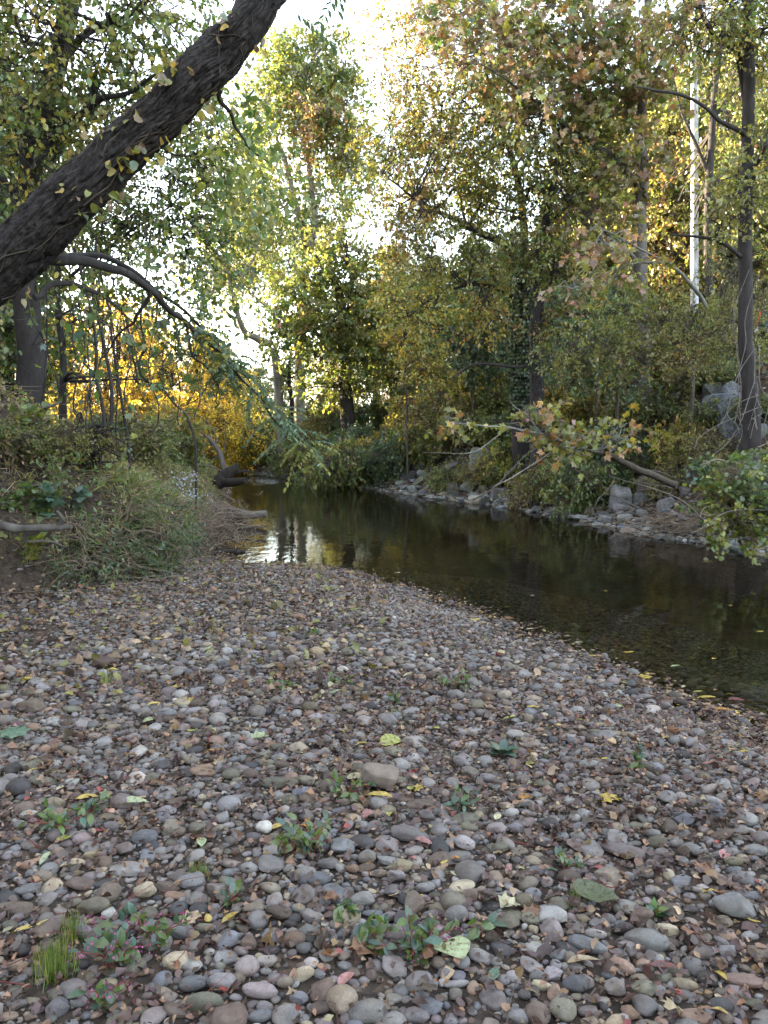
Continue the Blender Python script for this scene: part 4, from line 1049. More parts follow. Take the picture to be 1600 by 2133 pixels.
UNDER = [(1450, 690, 17.0, 'understorey thicket tree with small yellow-olive leaves below the white pole', [(OL, 4), (YG, 3), (OR, .5)], [bl(1400, 660, 15, 80, 50, .9, 80, 14, [(OL, 4), (YG, 3)]), bl(1500, 690, 14.6, 90, 60, .9, 90, 14, [(OL, 4), (YG, 3)]), bl(1400, 730, 14.6, 80, 50, .8, 60, 14, [(OL, 3), (YG, 3), (OR, 1)]), bl(1560, 620, 14.8, 70, 60, .8, 55, 14, [(OL, 4), (YG, 2)]), bl(1530, 540, 15.4, 60, 60, .9, 50, 14, [(OL, 4), (G, 2)]), bl(1540, 720, 14.2, 30, 30, .5, 10, 14, [(OL, 3), (YG, 2)])], .055),
         (1290, 700, 18.5, 'bright lime leaved young tree in front of the rusty lobed tree', [(YG, 1)], [bl(1285, 590, 15.5, 60, 40, .6, 34, 14, [(YG, 4), (G, 2), (Y, 1)]), bl(1290, 640, 15.4, 60, 40, .6, 36, 14, [(YG, 4), (G, 2)]), bl(1230, 720, 15.2, 60, 50, .7, 34, 13, [(OL, 3), (YG, 2)]), bl(1320, 740, 15, 70, 50, .7, 46, 13, [(OL, 3), (YG, 2), (G, 1)])], .075),
         (1250, 800, 20, 'dark green shrubby tree behind the lime leaved young tree', [(DG, 1)], [bl(1230, 640, 18.5, 80, 60, 1, 70, 14, [(DG, 3), (G, 2)]), bl(1190, 740, 18.5, 70, 50, 1, 60, 14, [(DG, 2), (G, 2), (OL, 2)]), bl(1270, 780, 18, 80, 50, 1, 60, 14, [(DG, 2), (G, 2), (OL, 1)])], .09),
         (985, 800, 26, 'dark evergreen understorey tree left of the ivy trunk', [(DG, 1)], [bl(950, 700, 26, 60, 70, 1.3, 90, 15, [(DG, 4), (G, 1)]), bl(1000, 640, 26, 60, 60, 1.3, 80, 15, [(DG, 4), (G, 1)]), bl(1010, 740, 26, 60, 50, 1.2, 60, 15, [(DG, 4), (BG, .5)])], .13),
         (850, 850, 27, 'slim yellow leaved sapling tree overhanging the far bank shrubs', [(Y, 1)], [bl(860, 700, 24, 60, 60, 1, 60, 14, [(Y, 4), (YG, 3), (OR, 1)]), bl(830, 640, 24, 50, 50, 1, 40, 14, [(Y, 3), (YG, 3)]), bl(890, 760, 23.5, 60, 40, .9, 44, 14, [(Y, 3), (YG, 2), (OL, 2)])], .1)]
for px, py, D, lab, _, bb, sz in UNDER:
    c0 = bb[0][0]; q = proj(c0)
    tree('understorey_tree', lab, [[foot(px, D, .05), (px - 5, 800, D, .045), (px - 12, 700, D, .035), (float(q[0][0]), float(q[1][0]), D, .02)], [(px - 8, 760, D, .03), (px + 30, 690, D - .2, .02), (px + 60, 640, D - .3, .012)]], bb, 'kite' if sz < .07 or sz > .085 else 'oval', sz, TWIG, spread=.35, twig_r=.005, S=6)

# sycamore bough with big leaves reaching in from the right, and its upper sister
BGP = [(YG, 4), (OL, 2), (OR, 1.2), (PG, 1), (PK, .6), (Y, 1), (RD, .1)]
def bough(name, label, L, blobs, size, cat='branch'):
    b, f, sk = MB(), MB(), []
    for i, q in enumerate(L): limb(b, q, 6, .04, store=sk)
    crown(b, f, sk, blobs, 'maple', size, spread=.32, twig_r=.005, flat=.5)
    root = thing(name, sk[0][0, :3], label, cat)
    rebase(b.build('limb', PALEBARK), root); rebase(f.build('foliage', LEAF), root)
bough('low_bough', 'low bough with big green, yellow and orange lobed leaves stretched over the far bank', [[(1345, 985, 13.6, .05), (1270, 950, 13.2, .042), (1200, 930, 12.9, .034), (1130, 905, 12.6, .026), (1060, 892, 12.4, .018), (1000, 885, 12.2, .011), (940, 880, 12, .006)], [(1200, 930, 12.9, .02), (1150, 940, 12.6, .014), (1080, 985, 12.4, .01), (1020, 1020, 12.2, .005)], [(1130, 905, 12.6, .016), (1090, 860, 12.5, .01), (1070, 840, 12.4, .005)], [(1060, 892, 12.4, .01), (980, 940, 12.1, .007), (880, 942, 11.9, .004)]],
      [bl(950, 878, 12.1, 40, 14, .25, 8, 6, BGP), bl(1100, 870, 12.5, 60, 22, .3, 12, 7, BGP), bl(1180, 905, 12.6, 60, 26, .35, 17, 7, BGP), bl(1250, 915, 12.9, 50, 24, .35, 12, 7, BGP), bl(1180, 945, 12.6, 45, 10, .25, 6, 7, BGP), bl(1300, 890, 13, 50, 30, .3, 9, 7, [(OR, 2), (YG, 2), (Y, 2)]), bl(1130, 845, 12.6, 50, 14, .3, 6, 7, BGP)], .115)
bough('upper_bough', 'bough with pinkish tan lobed leaves hanging in front of the middle of the far forest', [[(1470, 640, 14.2, .04), (1450, 610, 14, .034), (1400, 552, 13.7, .028), (1330, 548, 13.4, .02), (1260, 570, 13.1, .013), (1190, 600, 12.8, .006)], [(1400, 552, 13.7, .02), (1300, 500, 13.3, .012), (1240, 470, 13, .006)]],
      [bl(1190, 595, 12.9, 50, 18, .3, 7, 6, [(PK, 1.5), (TN, 2), (OL, 2)]), bl(1260, 560, 13.1, 60, 24, .35, 11, 7, [(PK, 1), (YG, 3), (OR, 1), (OL, 2)]), bl(1240, 500, 13, 60, 30, .35, 9, 7, [(BR, 2), (OR, 2), (YG, 2)]), bl(1330, 540, 13.4, 50, 20, .3, 4, 7, [(OR, 2), (YG, 2)]), bl(1280, 510, 13.2, 50, 30, .3, 7, 7, [(BR, 1), (OR, 1), (OL, 3)])], .11)

# ---- forest further back ---------------------------------------------------------------
BT = []
BPAL = [[(OL, 3), (YG, 3), (G, 3)], [(G, 4), (DG, 1), (OL, 2)], [(YG, 4), (OR, 1), (OL, 3)], [(OL, 4), (BR, 1), (YG, 2), (TN, 1)]]
for k in range(4):
    BT.append(crown_tree('forest_tree', 'x', 60 + 8 * k, 60, 12.5, 3.2, BPAL[k], 900, 'kite', .2, 16, BARK, 'forest trees further back', 40 + k, .22, spread=.8))
def copy_tree(o, parent=None):
    c = o.copy(); COL.objects.link(c)
    if parent is not None: c.parent = parent
    for ch in list(o.children): copy_tree(ch, c)
    return c
BACK = [(820, 36, .62, 2), (905, 33, .5, 0), (985, 36, .5, 1), (1065, 32, .48, 3), (1150, 30, .5, 0), (1235, 34, .55, 1), (1320, 29, .5, 2), (1410, 32, .52, 0), (1500, 30, .5, 3), (1590, 30, .6, 1), (1350, 27, .72, 2), (1440, 30, .85, 0), (1225, 30, .8, 0), (1550, 32, .85, 2), (1680, 24, .5, 0),
        (870, 48, .6, 1), (1010, 46, .55, 2), (1130, 44, .6, 3), (1270, 46, .55, 0), (1380, 42, .55, 1), (1520, 40, .55, 2), (780, 52, .7, 0), (700, 58, .62, 2), (1640, 38, .6, 3), (1760, 26, .6, 2)]
KINDW = ['olive-green', 'dark green', 'orange-flecked', 'brownish']
order_ = sorted(range(len(BACK)), key=lambda i: BACK[i][0])
cnt = {}
tot = {}
for b_ in BACK: tot[b_[3]] = tot.get(b_[3], 0) + 1
first = [True] * 4
OW = ['leftmost', 'second from left', 'third from left', 'fourth from left', 'fifth from left', 'sixth from left', 'seventh from left', 'eighth from left', 'ninth from left', 'tenth from left', 'eleventh from left']
for i in order_:
    px, D, s, k = BACK[i]
    o = BT[k] if first[k] else copy_tree(BT[k])
    first[k] = False
    x = at(px, 850, D)[0]
    o.location = (x, D, hz(x, D)); o.scale = (s,) * 3; o.rotation_euler = (0, 0, rng.uniform(0, 6.28))
    j = cnt.get(k, 0); cnt[k] = j + 1
    tag(o, f"{KINDW[k]} forest tree on the far slope, {OW[j]} of the {KINDW[k]} ones", 'tree', 'forest trees further back')
# the left bank's trees further in, and beyond the gold ones
for i, (px, D, s, k) in enumerate([(20, 22, .85, 0), (-90, 18, .8, 1), (300, 60, .75, 3), (535, 62, .5, 0), (590, 64, .52, 1), (500, 66, .5, 2), (120, 62, .9, 0), (430, 66, .72, 1), (-200, 26, 1.0, 3), ]):
    o = copy_tree(BT[k]); x = at(px, 850, D)[0]
    o.location = (x, D, hz(x, D)); o.scale = (s,) * 3; o.rotation_euler = (0, 0, rng.uniform(0, 6.28))
    tag(o, ['olive-green tree at the left edge behind the upright trunk', 'dark green tree at the far left edge behind the bank', 'brownish tree far beyond the golden ones', 'small olive-green tree in the far gap under the sky opening', 'small dark green tree in the far gap behind the tall pale tree', 'small orange-flecked tree in the far gap beyond the feathery limb', 'olive-green tree far beyond the rusty golden one',
            'dark green tree far beyond the snag', 'brownish tree outside the left edge of the bank'][i], 'tree', 'trees behind the left bank')

# ---- shrubs ----------------------------------------------------------------------------
SH_T = {}
def shrub_mesh(kind):
    """three growth habits, built at 1 m size: r = radius 1, height 1"""
    if kind in SH_T: return SH_T[kind]
    r = np.random.default_rng(200 + len(SH_T))
    hab, leaf, size, pal, ns = kind
    mt, mc = MB(), MB()
    sk = []
    for k in range(9):
        a = k * .7 + r.uniform(0, .4); o = r.uniform(.2, .75)
        e = np.array([math.cos(a) * o, math.sin(a) * o, r.uniform(.4, .9)])
        P = resample([(0, 0, -.3), (e[0] * .3, e[1] * .3, e[2] * .5), e], 8, .04)
        tubes(mt, P, np.linspace(.02, .008, 8), 4); sk.append(np.hstack([P, np.linspace(.02, .008, 8)[:, None]]))
    blobs = []
    for k in range(11):
        a = k * 2.4; o = r.uniform(.15, .72) if k else 0
        zc = r.uniform(.22, .78) * (1 - .45 * o)
        blobs.append(((math.cos(a) * o, math.sin(a) * o, zc), (.36, .36, .24), ns, 12, pal))
    crown(mt, mc, sk, blobs, leaf, size, r=r, spread=.22, twig_r=.004)
    SH_T[kind] = (mt.mesh('trunk', TWIG), mc.mesh('crown', LEAF))
    return SH_T[kind]
GRN = ('g', 'kite', .062, ((G, 4), (OL, 2), (YG, 1)), 26)
DRK = ('d', 'kite', .06, ((DG, 3), (G, 2), (BG, 1)), 28)
YEL = ('y', 'oval', .075, ((Y, 3), (YG, 4), (OR, .6)), 20)
OLV = ('o', 'kite', .055, ((OL, 4), (YG, 2), (BR, 1)), 24)
BIG = ('b', 'round', .105, ((BG, 3), (G, 4), (PG, 2), (YG, 1)), 13)
LIM = ('l', 'oval', .085, ((YG, 4), (G, 2), (Y, 1)), 15)
RUS = ('r', 'kite', .06, ((OR, 2), (BR, 3), (OL, 2)), 22)
BUSH = [(655, 955, 105, 75, GRN, 'green shrub left of the standing brown stone at the bend'), (560, 960, 100, 95, GRN, 'green shrub on the outer bank behind the feathery limb'), (500, 965, 70, 90, LIM, 'yellow-green shrub at the bend behind the snag'), (745, 985, 110, 105, DRK, 'big dark green rounded shrub at the water side past the bend'), (700, 900, 90, 90, OLV, 'olive shrub under the dark leafy bend tree'),
        (820, 975, 85, 95, DRK, 'dark green shrub overhanging the dark slabs'), (790, 880, 80, 75, DRK, 'dark shrub behind the big rounded one'), (870, 950, 70, 70, LIM, 'small yellow-green shrub above the dark slabs'), (905, 870, 90, 75, YEL, 'yellow and orange shrub on the far bank crest left of the ivy trunk'), (980, 900, 80, 60, OLV, 'olive shrub below the ivy trunk'),
        (935, 1000, 50, 40, GRN, 'low green shrub between the dark slabs and the pointed boulder'), (1060, 975, 70, 70, LIM, 'leafy lime shrub just right of the pointed boulder'), (1110, 900, 90, 70, DRK, 'dark ivy mound at the foot of the twin trunks'), (1160, 830, 80, 60, GRN, 'green shrub on the slope right of the twin trunks'), (1140, 1030, 70, 75, OLV, 'brownish olive shrub above the far shore slabs'),
        (1265, 1010, 60, 70, DRK, 'dark glossy shrub above the upright grey slab'), (1310, 900, 80, 70, OLV, 'olive shrub below the rusty lobed tree'), (1420, 950, 60, 75, YEL, 'bright yellow shrub left of the big blue-grey boulders'), (1230, 860, 70, 55, YEL, 'yellowish shrub in the middle of the slope'), (1360, 850, 80, 60, GRN, 'green shrub below the thicket of olive leaves'),
        (1460, 800, 70, 55, OLV, 'olive shrub behind the big boulders'), (1010, 830, 70, 60, YEL, 'yellow shrub against the ivy trunk base'), (1240, 940, 40, 35, RUS, 'rusty low shrub above the dark glossy one'), (640, 880, 80, 80, LIM, 'bright green shrub beside the thin straight trunk'), (590, 900, 60, 60, OLV, 'brown-olive shrub left of the thin straight trunk'),
        (960, 840, 70, 60, GRN, 'green shrub on the crest under the evergreen'), (1070, 840, 70, 45, GRN, 'low green growth left of the twin trunks'), (850, 900, 60, 60, OLV, 'olive scrub between the dark shrub and the yellow one'), (1180, 960, 40, 34, LIM, 'small lime sprout on the leaf-covered slope'), (1590, 850, 60, 45, GRN, 'green shrub at the right edge behind the trunk'),
        (1500, 790, 60, 40, GRN, 'green growth below the parked car'), (1130, 770, 60, 40, OLV, 'olive growth on the crest behind the twin trunks'), (150, 1010, 80, 45, OLV, 'olive weedy shrub mass below the root mass'), (240, 1000, 90, 60, OLV, 'brown-olive shrub mass in the middle of the left bank'), (320, 1010, 80, 60, GRN, 'green shrub mass on the bank left of the asters'), (270, 1100, 90, 60, GRN, 'dense green shrub mass at the bank foot'), (190, 1090, 70, 50, DRK, 'dark green growth right of the pale bank log'), (350, 1090, 70, 60, OLV, 'olive shrub mass under the asters'), (80, 990, 80, 50, OLV, 'olive growth above the pale bank log'), (330, 930, 80, 60, YEL, 'yellowish shrub on the bank top left of the snag'), (20, 920, 80, 50, GRN, 'green growth at the left edge of the bank top'), (1010, 1000, 60, 40, OLV, 'olive scrub between the slabs and the pointed boulder'), (1200, 1000, 60, 55, GRN, 'green scrub above the shore left of the dark glossy shrub'), (1330, 960, 60, 50, GRN, 'green scrub behind the rugged brown boulder'), (1480, 960, 70, 60, OLV, 'olive scrub left of the vine bush top'), (1400, 1010, 50, 50, OLV, 'olive scrub right of the rugged brown boulder'), (1160, 900, 80, 60, GRN, 'green scrub on the slope under the low bough'), (1260, 800, 80, 60, OLV, 'olive scrub left of the rusty lobed tree'), (900, 930, 70, 60, GRN, 'green scrub above the dark slabs'), (1050, 900, 70, 60, GRN, 'green scrub in front of the ivy trunk'), (1480, 870, 60, 50, GRN, 'green scrub left of the big blue-grey boulders'), (1350, 780, 90, 70, OLV, 'olive scrub on the crest behind the rusty lobed tree'), (640, 850, 80, 60, LIM, 'lime shrub under the thin straight trunk'), (570, 860, 70, 60, GRN, 'green shrub left of the thin straight trunk, on the bank top'), (720, 850, 80, 60, GRN, 'green shrub at the foot of the dark bend tree'), (1400, 780, 70, 50, YEL, 'yellow-green growth right of the rusty lobed tree trunk')]
for px, py, rx, ry, kd, lab in BUSH:
    ys = np.interp(px, [200, 360, 480, 540, 600, 700, 800, 900, 1000, 1100, 1200, 1280, 1330, 1450, 1600], [970, 975, 983, 991, 996, 1008, 1024, 1039, 1050, 1065, 1083, 1098, 1116, 1131, 1155])
    g = ground_hit(px, min(py + ry * .35, ys - 24), 7, 60)
    s = g[1] / F
    tm, cm = shrub_mesh(kd)
    root = thing('shrub', g - (0, 0, .05), lab, 'shrub', 'shrubs of the far bank' if px > 470 else 'shrubs by the snag')
    link('trunk', tm, root); link('crown', cm, root)
    kx = 1.2 if px > 880 else 1.35 if px < 400 else .95
    root.scale = (rx * s * kx, rx * s * kx, ry * s * 1.35 * (1.15 if px > 880 else 1.35 if px < 400 else 1)); root.rotation_euler = (0, 0, rng.uniform(0, 6.28))

hitems = []
HK = [(GRN, 'green'), (OLV, 'olive'), (DRK, 'dark green'), (YEL, 'yellowish'), (LIM, 'lime green')]
for k in range(44):
    px = rng.uniform(690, 1640); D = rng.uniform(27, 47) if px < 1150 else rng.uniform(18, 40)
    x = at(px, 800, D)[0]; kd, wd = HK[int(rng.choice(5, p=[.3, .25, .3, .08, .07]))]
    tm, cm = shrub_mesh(kd); g = np.array([x, D, hz(x, D)])
    root = link('scrub', None); root.location = g - (0, 0, .1); s_ = rng.uniform(1.2, 2.1)
    link('trunk', tm, root); link('crown', cm, root)
    root.scale = (s_, s_, s_ * rng.uniform(.9, 1.5)); root.rotation_euler = (0, 0, rng.uniform(0, 6.28))
    q = proj(g + (0, 0, .8)); hitems.append(dict(o=root, px=float(q[0][0]), py=float(q[1][0]), desc=wd))
auto_labels(hitems, [(1095, 700, 'the ivy clad trunk'), (1448, 500, 'the white pole'), (1556, 700, 'the right edge trunk'), (715, 740, 'the dark bend tree'), (1336, 650, 'the rusty lobed tree')], 'scrub on the slope', 'shrub', 'scrub on the far slope')

def big_bush(name, label, px, py, D, limbs, blobs, leaf, size, cat='bush'):
    mt, mc, sk = MB(), MB(), []
    for L in limbs: limb(mt, L, 6, .05, store=sk)
    crown(mt, mc, sk, blobs, leaf, size, spread=.28, twig_r=.004)
    root = thing(name, sk[0][0, :3], label, cat)
    rebase(mt.build('trunk', DRYSTEM), root); rebase(mc.build('crown', LEAF), root)
BB = [(G, 4), (BG, 1.5), (PG, 3), (YG, 2)]
big_bush('vine_bush', 'large leafy green bush trailing over the water at the right edge', 1540, 1030, 10, [[foot(1620, 11.2, .03), (1610, 1040, 11, .026), (1570, 975, 10.6, .02), (1510, 960, 10.3, .012), (1460, 970, 10.2, .006)], [foot(1650, 11, .03), (1600, 1010, 10.7, .024), (1550, 1010, 10.3, .016), (1500, 1040, 10, .01), (1460, 1080, 9.8, .005)], [foot(1630, 11, .02), (1610, 960, 10.8, .014), (1580, 930, 10.7, .007)]],
         [bl(1520, 985, 10.3, 50, 34, .45, 62, 11, BB), bl(1575, 1030, 10.3, 60, 40, .45, 80, 11, BB), bl(1510, 1035, 10.1, 36, 28, .35, 34, 11, [(G, 4), (YG, 3)]), bl(1600, 965, 10.7, 46, 34, .45, 44, 11, BB), bl(1560, 1075, 10, 46, 20, .35, 34, 11, [(YG, 3), (G, 4)]), bl(1610, 1070, 10.3, 40, 30, .35, 34, 11, BB), bl(1500, 1090, 9.8, 12, 24, .15, 10, 10, [(YG, 4), (G, 2)]), bl(1575, 1110, 9.8, 10, 18, .15, 7, 9, [(YG, 3), (G, 2)]), bl(1650, 1000, 10.8, 60, 60, .5, 40, 11, BB)], 'round', .062)

GB = [(G, 2), (DG, 6), (OL, .5)]
big_bush('bank_bush', 'dense dark green weedy bush spilling off the left bank onto the gravel', 280, 1120, 8.4, [[foot(230, 8.8, .02), (240, 1120, 8.5, .014), (250, 1070, 8.4, .008), (260, 1040, 8.3, .004)], [foot(310, 9.3, .02), (320, 1110, 9, .014), (330, 1060, 8.9, .008), (345, 1030, 8.8, .004)], [foot(180, 8.4, .016), (180, 1150, 8.2, .01), (175, 1110, 8.1, .005)]],
         [bl(230, 1125, 8.4, 70, 36, .45, 60, 11, GB), bl(310, 1105, 8.9, 70, 44, .45, 70, 11, GB), bl(350, 1140, 8.9, 50, 26, .35, 36, 11, GB), bl(180, 1165, 8.0, 50, 28, .35, 34, 11, GB), bl(370, 1070, 9.6, 46, 40, .45, 40, 11, GB), bl(270, 1065, 8.8, 70, 36, .4, 46, 11, [(OL, 3), (G, 3), (TN, .5)]), bl(250, 1170, 8.2, 60, 22, .3, 36, 11, GB), bl(150, 1100, 8.0, 60, 28, .35, 30, 10, [(OL, 3), (G, 2)])], 'lance', .062)

# ---- boulders and shore rocks ----------------------------------------------------------
RT = {'g': ((.16, .16, .158), 'grey'), 'b': ((.15, .165, .185), 'blue-grey'), 'n': ((.14, .12, .1), 'brown'), 'd': ((.075, .075, .075), 'dark grey'), 's': ((.23, .23, .225), 'pale grey'), 't': ((.2, .17, .13), 'tan'), 'l': ((.13, .13, .1), 'olive-grey')}
BOULD = '''1010 972 64 54 s a pointed;1091 987 28 16 b a;1141 920 32 18 s f;1167 990 15 22 b a;1342 965 42 30 s a;1256 1036 58 32 d a;1294 1045 46 48 s a upright;1302 1062 48 18 s f;1366 1018 58 46 n k;1438 998 28 40 g a;1426 1025 22 18 s a;1493 944 36 24 b a;1520 885 50 60 b a;1510 842 80 34 b a;1527 818 40 28 b a;1491 820 42 28 g a;1565 880 24 22 g a;1277 918 54 32 d a;1325 932 42 30 g a;1397 945 40 28 d a;1191 1062 26 20 s a;1098 1020 38 26 t a;1057 1031 26 20 g a;1166 1062 38 14 g f;631 975 30 34 n a;872 976 34 20 d a;850 994 36 16 d f;875 1005 28 20 l a;884 991 32 14 g f;944 1018 32 22 l a;940 978 34 28 d k;978 1014 34 16 g f;1047 1031 44 18 g f;858 1019 24 13 s a;1022 930 24 22 g a;1042 947 16 22 g a;1457 803 20 18 s a;1411 826 24 12 b f;1232 1064 34 16 n f;1340 1040 34 24 g a;1390 1055 36 22 g f;1480 1010 30 26 d a;1120 1046 28 16 n a;990 1040 28 12 s f;1020 1000 22 14 t f;760 995 26 16 d a;680 985 24 14 n a;700 992 22 12 d f;1550 905 34 24 d a;1590 900 30 26 g a;1450 890 30 20 g a;1360 905 28 20 d a;1230 985 28 18 n a;1070 950 22 14 g a'''
def rock_shape(i, kind):
    r = np.random.default_rng(900 + i)
    V, Fc = ICO[4]; V = V.copy()
    V = np.sign(V) * np.abs(V) ** .5
    V /= np.abs(V).max(0)
    for _ in range(9 if kind != 'f' else 6):
        n_ = unit(r.normal(size=3) * (1, 1, .8 if kind != 'f' else 2.2)); c = r.uniform(.5, .95)
        V -= np.clip(V @ n_ - c, 0, None)[:, None] * n_ * .97
    V = V * (1 + .05 * fbm(V * 1.5 + i, 3, i) + (.16 if kind == 'k' else .0) * fbm(V * 2.5 + i, 3, i + 9))[:, None]
    lo, hi = V.min(0), V.max(0)
    return (V - (lo + hi) / 2) / ((hi - lo) / 2), Fc
ROCKT = [rock_shape(i, 'a') for i in range(7)] + [rock_shape(20 + i, 'f') for i in range(4)] + [rock_shape(40 + i, 'k') for i in range(3)]
def rock_mesh(i):
    b = MB(); V, Fc = ROCKT[i]
    V = V * (1 + .035 * fbm(V * 5 + i, 3, i))[:, None]
    b.add(V, Fc); return b.mesh('rock', ROCK, smooth=False)
ROCKM = [rock_mesh(i) for i in range(len(ROCKT))]
def block_mesh():
    V, Fc = ICO[4]; V = np.sign(V) * np.abs(V) ** .32; V /= np.abs(V).max(0)
    for n_, c in (((.25, -.5, .8), 1.15), ((.9, -.2, -.3), .95), ((.7, 0, .7), 1.0), ((-.1, -.3, -.9), .82), ((-.8, -.5, .2), 1.1)):
        n_ = unit(np.array(n_, float)); V = V - np.clip(V @ n_ - c, 0, None)[:, None] * n_ * .97
    V = V * (1 + .04 * fbm(V * 1.8, 3, 3) + .015 * fbm(V * 7, 2, 8))[:, None]
    b = MB(); b.add(V, Fc); return b.mesh('river_cobble', STONE)
blk_o = items[[k for k in range(len(stones)) if own[k]].index(0)]['o']
blk_o.data = block_mesh(); blk_o.rotation_euler = (.1, .08, -.12); blk_o.color = (.17, .135, .11, 1)
blk_o['label'] = 'brown wedge-shaped block stone in the middle of the foreground'
blk_o.scale = (blk_o.scale[0] * 1.02, blk_o.scale[0] * .62, blk_o.scale[0] * .52); blk_o.location[2] += .012
ritems = []
def add_rock(g, W, Dp, Hh, tone, kind, desc, bury=.3, yaw=None):
    i = int(rng.integers(0, 7)) if kind == 'a' else int(rng.integers(7, 11)) if kind == 'f' else int(rng.integers(11, 14))
    o = link('rock', ROCKM[i])
    o.scale = (W / 2, Dp / 2, Hh / 2); o.location = (g[0], g[1] + Dp * .2, g[2] + Hh * (.5 - bury))
    o.rotation_euler = (rng.normal(0, .15), rng.normal(0, .15), rng.normal(0, .5) if yaw is None else yaw)
    c = np.array(RT[tone][0]) * rng.uniform(.8, 1.2) * (1 + rng.normal(0, .03, 3)); o.color = (*c, 1)
    q = proj(o.location)
    ritems.append(dict(o=o, px=float(q[0][0]), py=float(q[1][0]), desc=desc))
for ln in BOULD.replace('\n', '').split(';'):
    q = ln.split(); px, py, w, h = map(float, q[:4])
    g = ground_hit(px, py + h * .4, 7, 60); s = g[1] / F
    extra = q[6] + ' ' if len(q) > 6 else ''
    size_w = 'large ' if w * h > 1100 else ''
    add_rock(g, w * s * 1.08, w * s * .8, h * s * 1.45, q[4], q[5], f"{size_w}{extra}{RT[q[4]][1]} {'flat' if q[5] == 'f' else 'angular' if q[5] == 'a' else 'rugged'}", .28, 0.0 if extra else None)
# slabs along the far shore
smb = MB()
nshore = 0
seg = FAR[2:-2]
for k in range(1500):
    i = rng.integers(len(seg) - 1); t = rng.random(); p = seg[i] * (1 - t) + seg[i + 1] * t
    tdir = unit(seg[i + 1] - seg[i]); nrm_ = np.array([tdir[1], -tdir[0]])
    if in_poly(np.array([p[0] + nrm_[0] * .3]), np.array([p[1] + nrm_[1] * .3]), WPOLY)[0]: nrm_ = -nrm_
    off = rng.uniform(-.12, 1.15) if rng.random() < .8 else rng.uniform(.8, 2.6)
    p = p + nrm_ * off
    qx, qy, qd = proj([p[0], p[1], ZW])
    if not (470 < qx[0] < 1640): continue
    w = rng.uniform(.1, .42) * (1.0 if off < 1 else .8) * (.7 if qx[0] > 1320 else 1)
    if not can_place(p[0], p[1], w * .45, .8): continue
    put(p[0], p[1], w * .45)
    z = max(hz(p[0], p[1]), ZW - .05)
    tone = 'gggsssntdb'[rng.integers(10)]
    if w * F / qd[0] > 15 and nshore < 110:
        nshore += 1
        add_rock((p[0], p[1], z), w, w * rng.uniform(.5, .9), w * rng.uniform(.28, .6), tone, 'af'[int(rng.random() < .55)], f"small {RT[tone][1]} shore", .2)
    else:
        V, Fc = tmpl(3, 'af'[k % 2], k % 9)
        smb.add((V * np.array([w / 2, w * .35, w * .2])) @ rot_m(rng.uniform(0, 6), rng.normal(0, .2), rng.normal(0, .2)).T + np.array([p[0], p[1], z + w * .1]), Fc, np.array(RT[tone][0]) * rng.uniform(.8, 1.3))
for k in range(2600):                                        # rubble between them
    i = rng.integers(len(seg) - 1); t = rng.random(); p = seg[i] * (1 - t) + seg[i + 1] * t + rng.normal(0, .45, 2)
    if in_poly(np.array([p[0]]), np.array([p[1]]), WPOLY)[0] and rng.random() < .8: continue
    w = rng.uniform(.04, .14); z = hz(*p); V, Fc = tmpl(2, 'af'[k % 2], k % 9)
    smb.add((V * np.array([w / 2, w * .4, w * .22])) @ rot_m(rng.uniform(0, 6), rng.normal(0, .2), rng.normal(0, .2)).T + np.array([p[0], p[1], z + w * .08]), Fc, np.array(RT['gsnt'[k % 4]][0]) * rng.uniform(.8, 1.3))
tag(smb.build('rubble', ROCK, smooth=False), kind='stuff')
RANCH = [(1010, 972, 'the pointed pale boulder'), (1294, 1045, 'the upright pale slab'), (631, 975, 'the standing brown stone'), (1095, 800, 'the ivy covered trunk'), (1556, 780, 'the right edge trunk'), (1366, 1018, 'the rugged brown boulder'), (1540, 1030, 'the large leafy green bush'), (1265, 1000, 'the dark glossy shrub'), (745, 985, 'the big dark rounded shrub'), (985, 1040, 'the white paper cup')]
auto_labels(ritems, RANCH, 'rock', 'rock', 'rocks along the far bank')
for it in ritems[:1] + ritems[6:7] + ritems[24:25] + ritems[8:9]:
    pass
ritems[0]['o']['label'] = 'large pale pointed boulder above the far shore, left of the lime shrub'
ritems[6]['o']['label'] = 'pale upright slab leaning at the water below the dark glossy shrub'
ritems[24]['o']['label'] = 'standing brown stone at the bend beside the green shrub'
ritems[8]['o']['label'] = 'rugged brown boulder right of the upright pale slab'
# ------------------------------------------------------------------ left bank growth (a mass nobody could count)
def bank_points(n, x0, x1, y0, y1, lo, hi):
    X = rng.uniform(x0, x1, n); Y = rng.uniform(y0, y1, n)
    h, wet, fs, onb, dn, df = height(X, Y, True)
    k = (~fs) & (~wet) & (onb > lo) & (onb < hi)
    return X[k], Y[k], h[k], onb[k]
mb = MB()
X, Y_, Z, onb = bank_points(230000, -12, -.5, 5, 34, .12, 6.0)
cl = fbm(xyz(X * 1.6, Y_ * 1.6), 3, 77); cl2 = fbm(xyz(X * .6, Y_ * .6), 2, 70)
qx, qy, _ = proj(np.stack([X, Y_, Z], -1))
bare = np.clip((190 - qx) / 160, 0, .9) * sm((qy - 1120) / 60) + .3 * (cl2 < -.25)
k = (rng.random(len(X)) < (.35 + .6 * (cl > -.15)) * (1 - bare)) & (qx > -60)
X, Y_, Z, cl, qx, qy, onb = X[k], Y_[k], Z[k], cl[k], qx[k], qy[k], onb[k]
n_ = len(X)
tone = fbm(xyz(X * 1.1, Y_ * 1.1), 3, 55)
col = pal_cols(n_, [(OL, 5), (TN, 1), (DB, 1), (BR, 1), (YG, 1)], rng)
gcol = pal_cols(n_, [(G, 5), (DG, 1), (OL, 2)], rng)
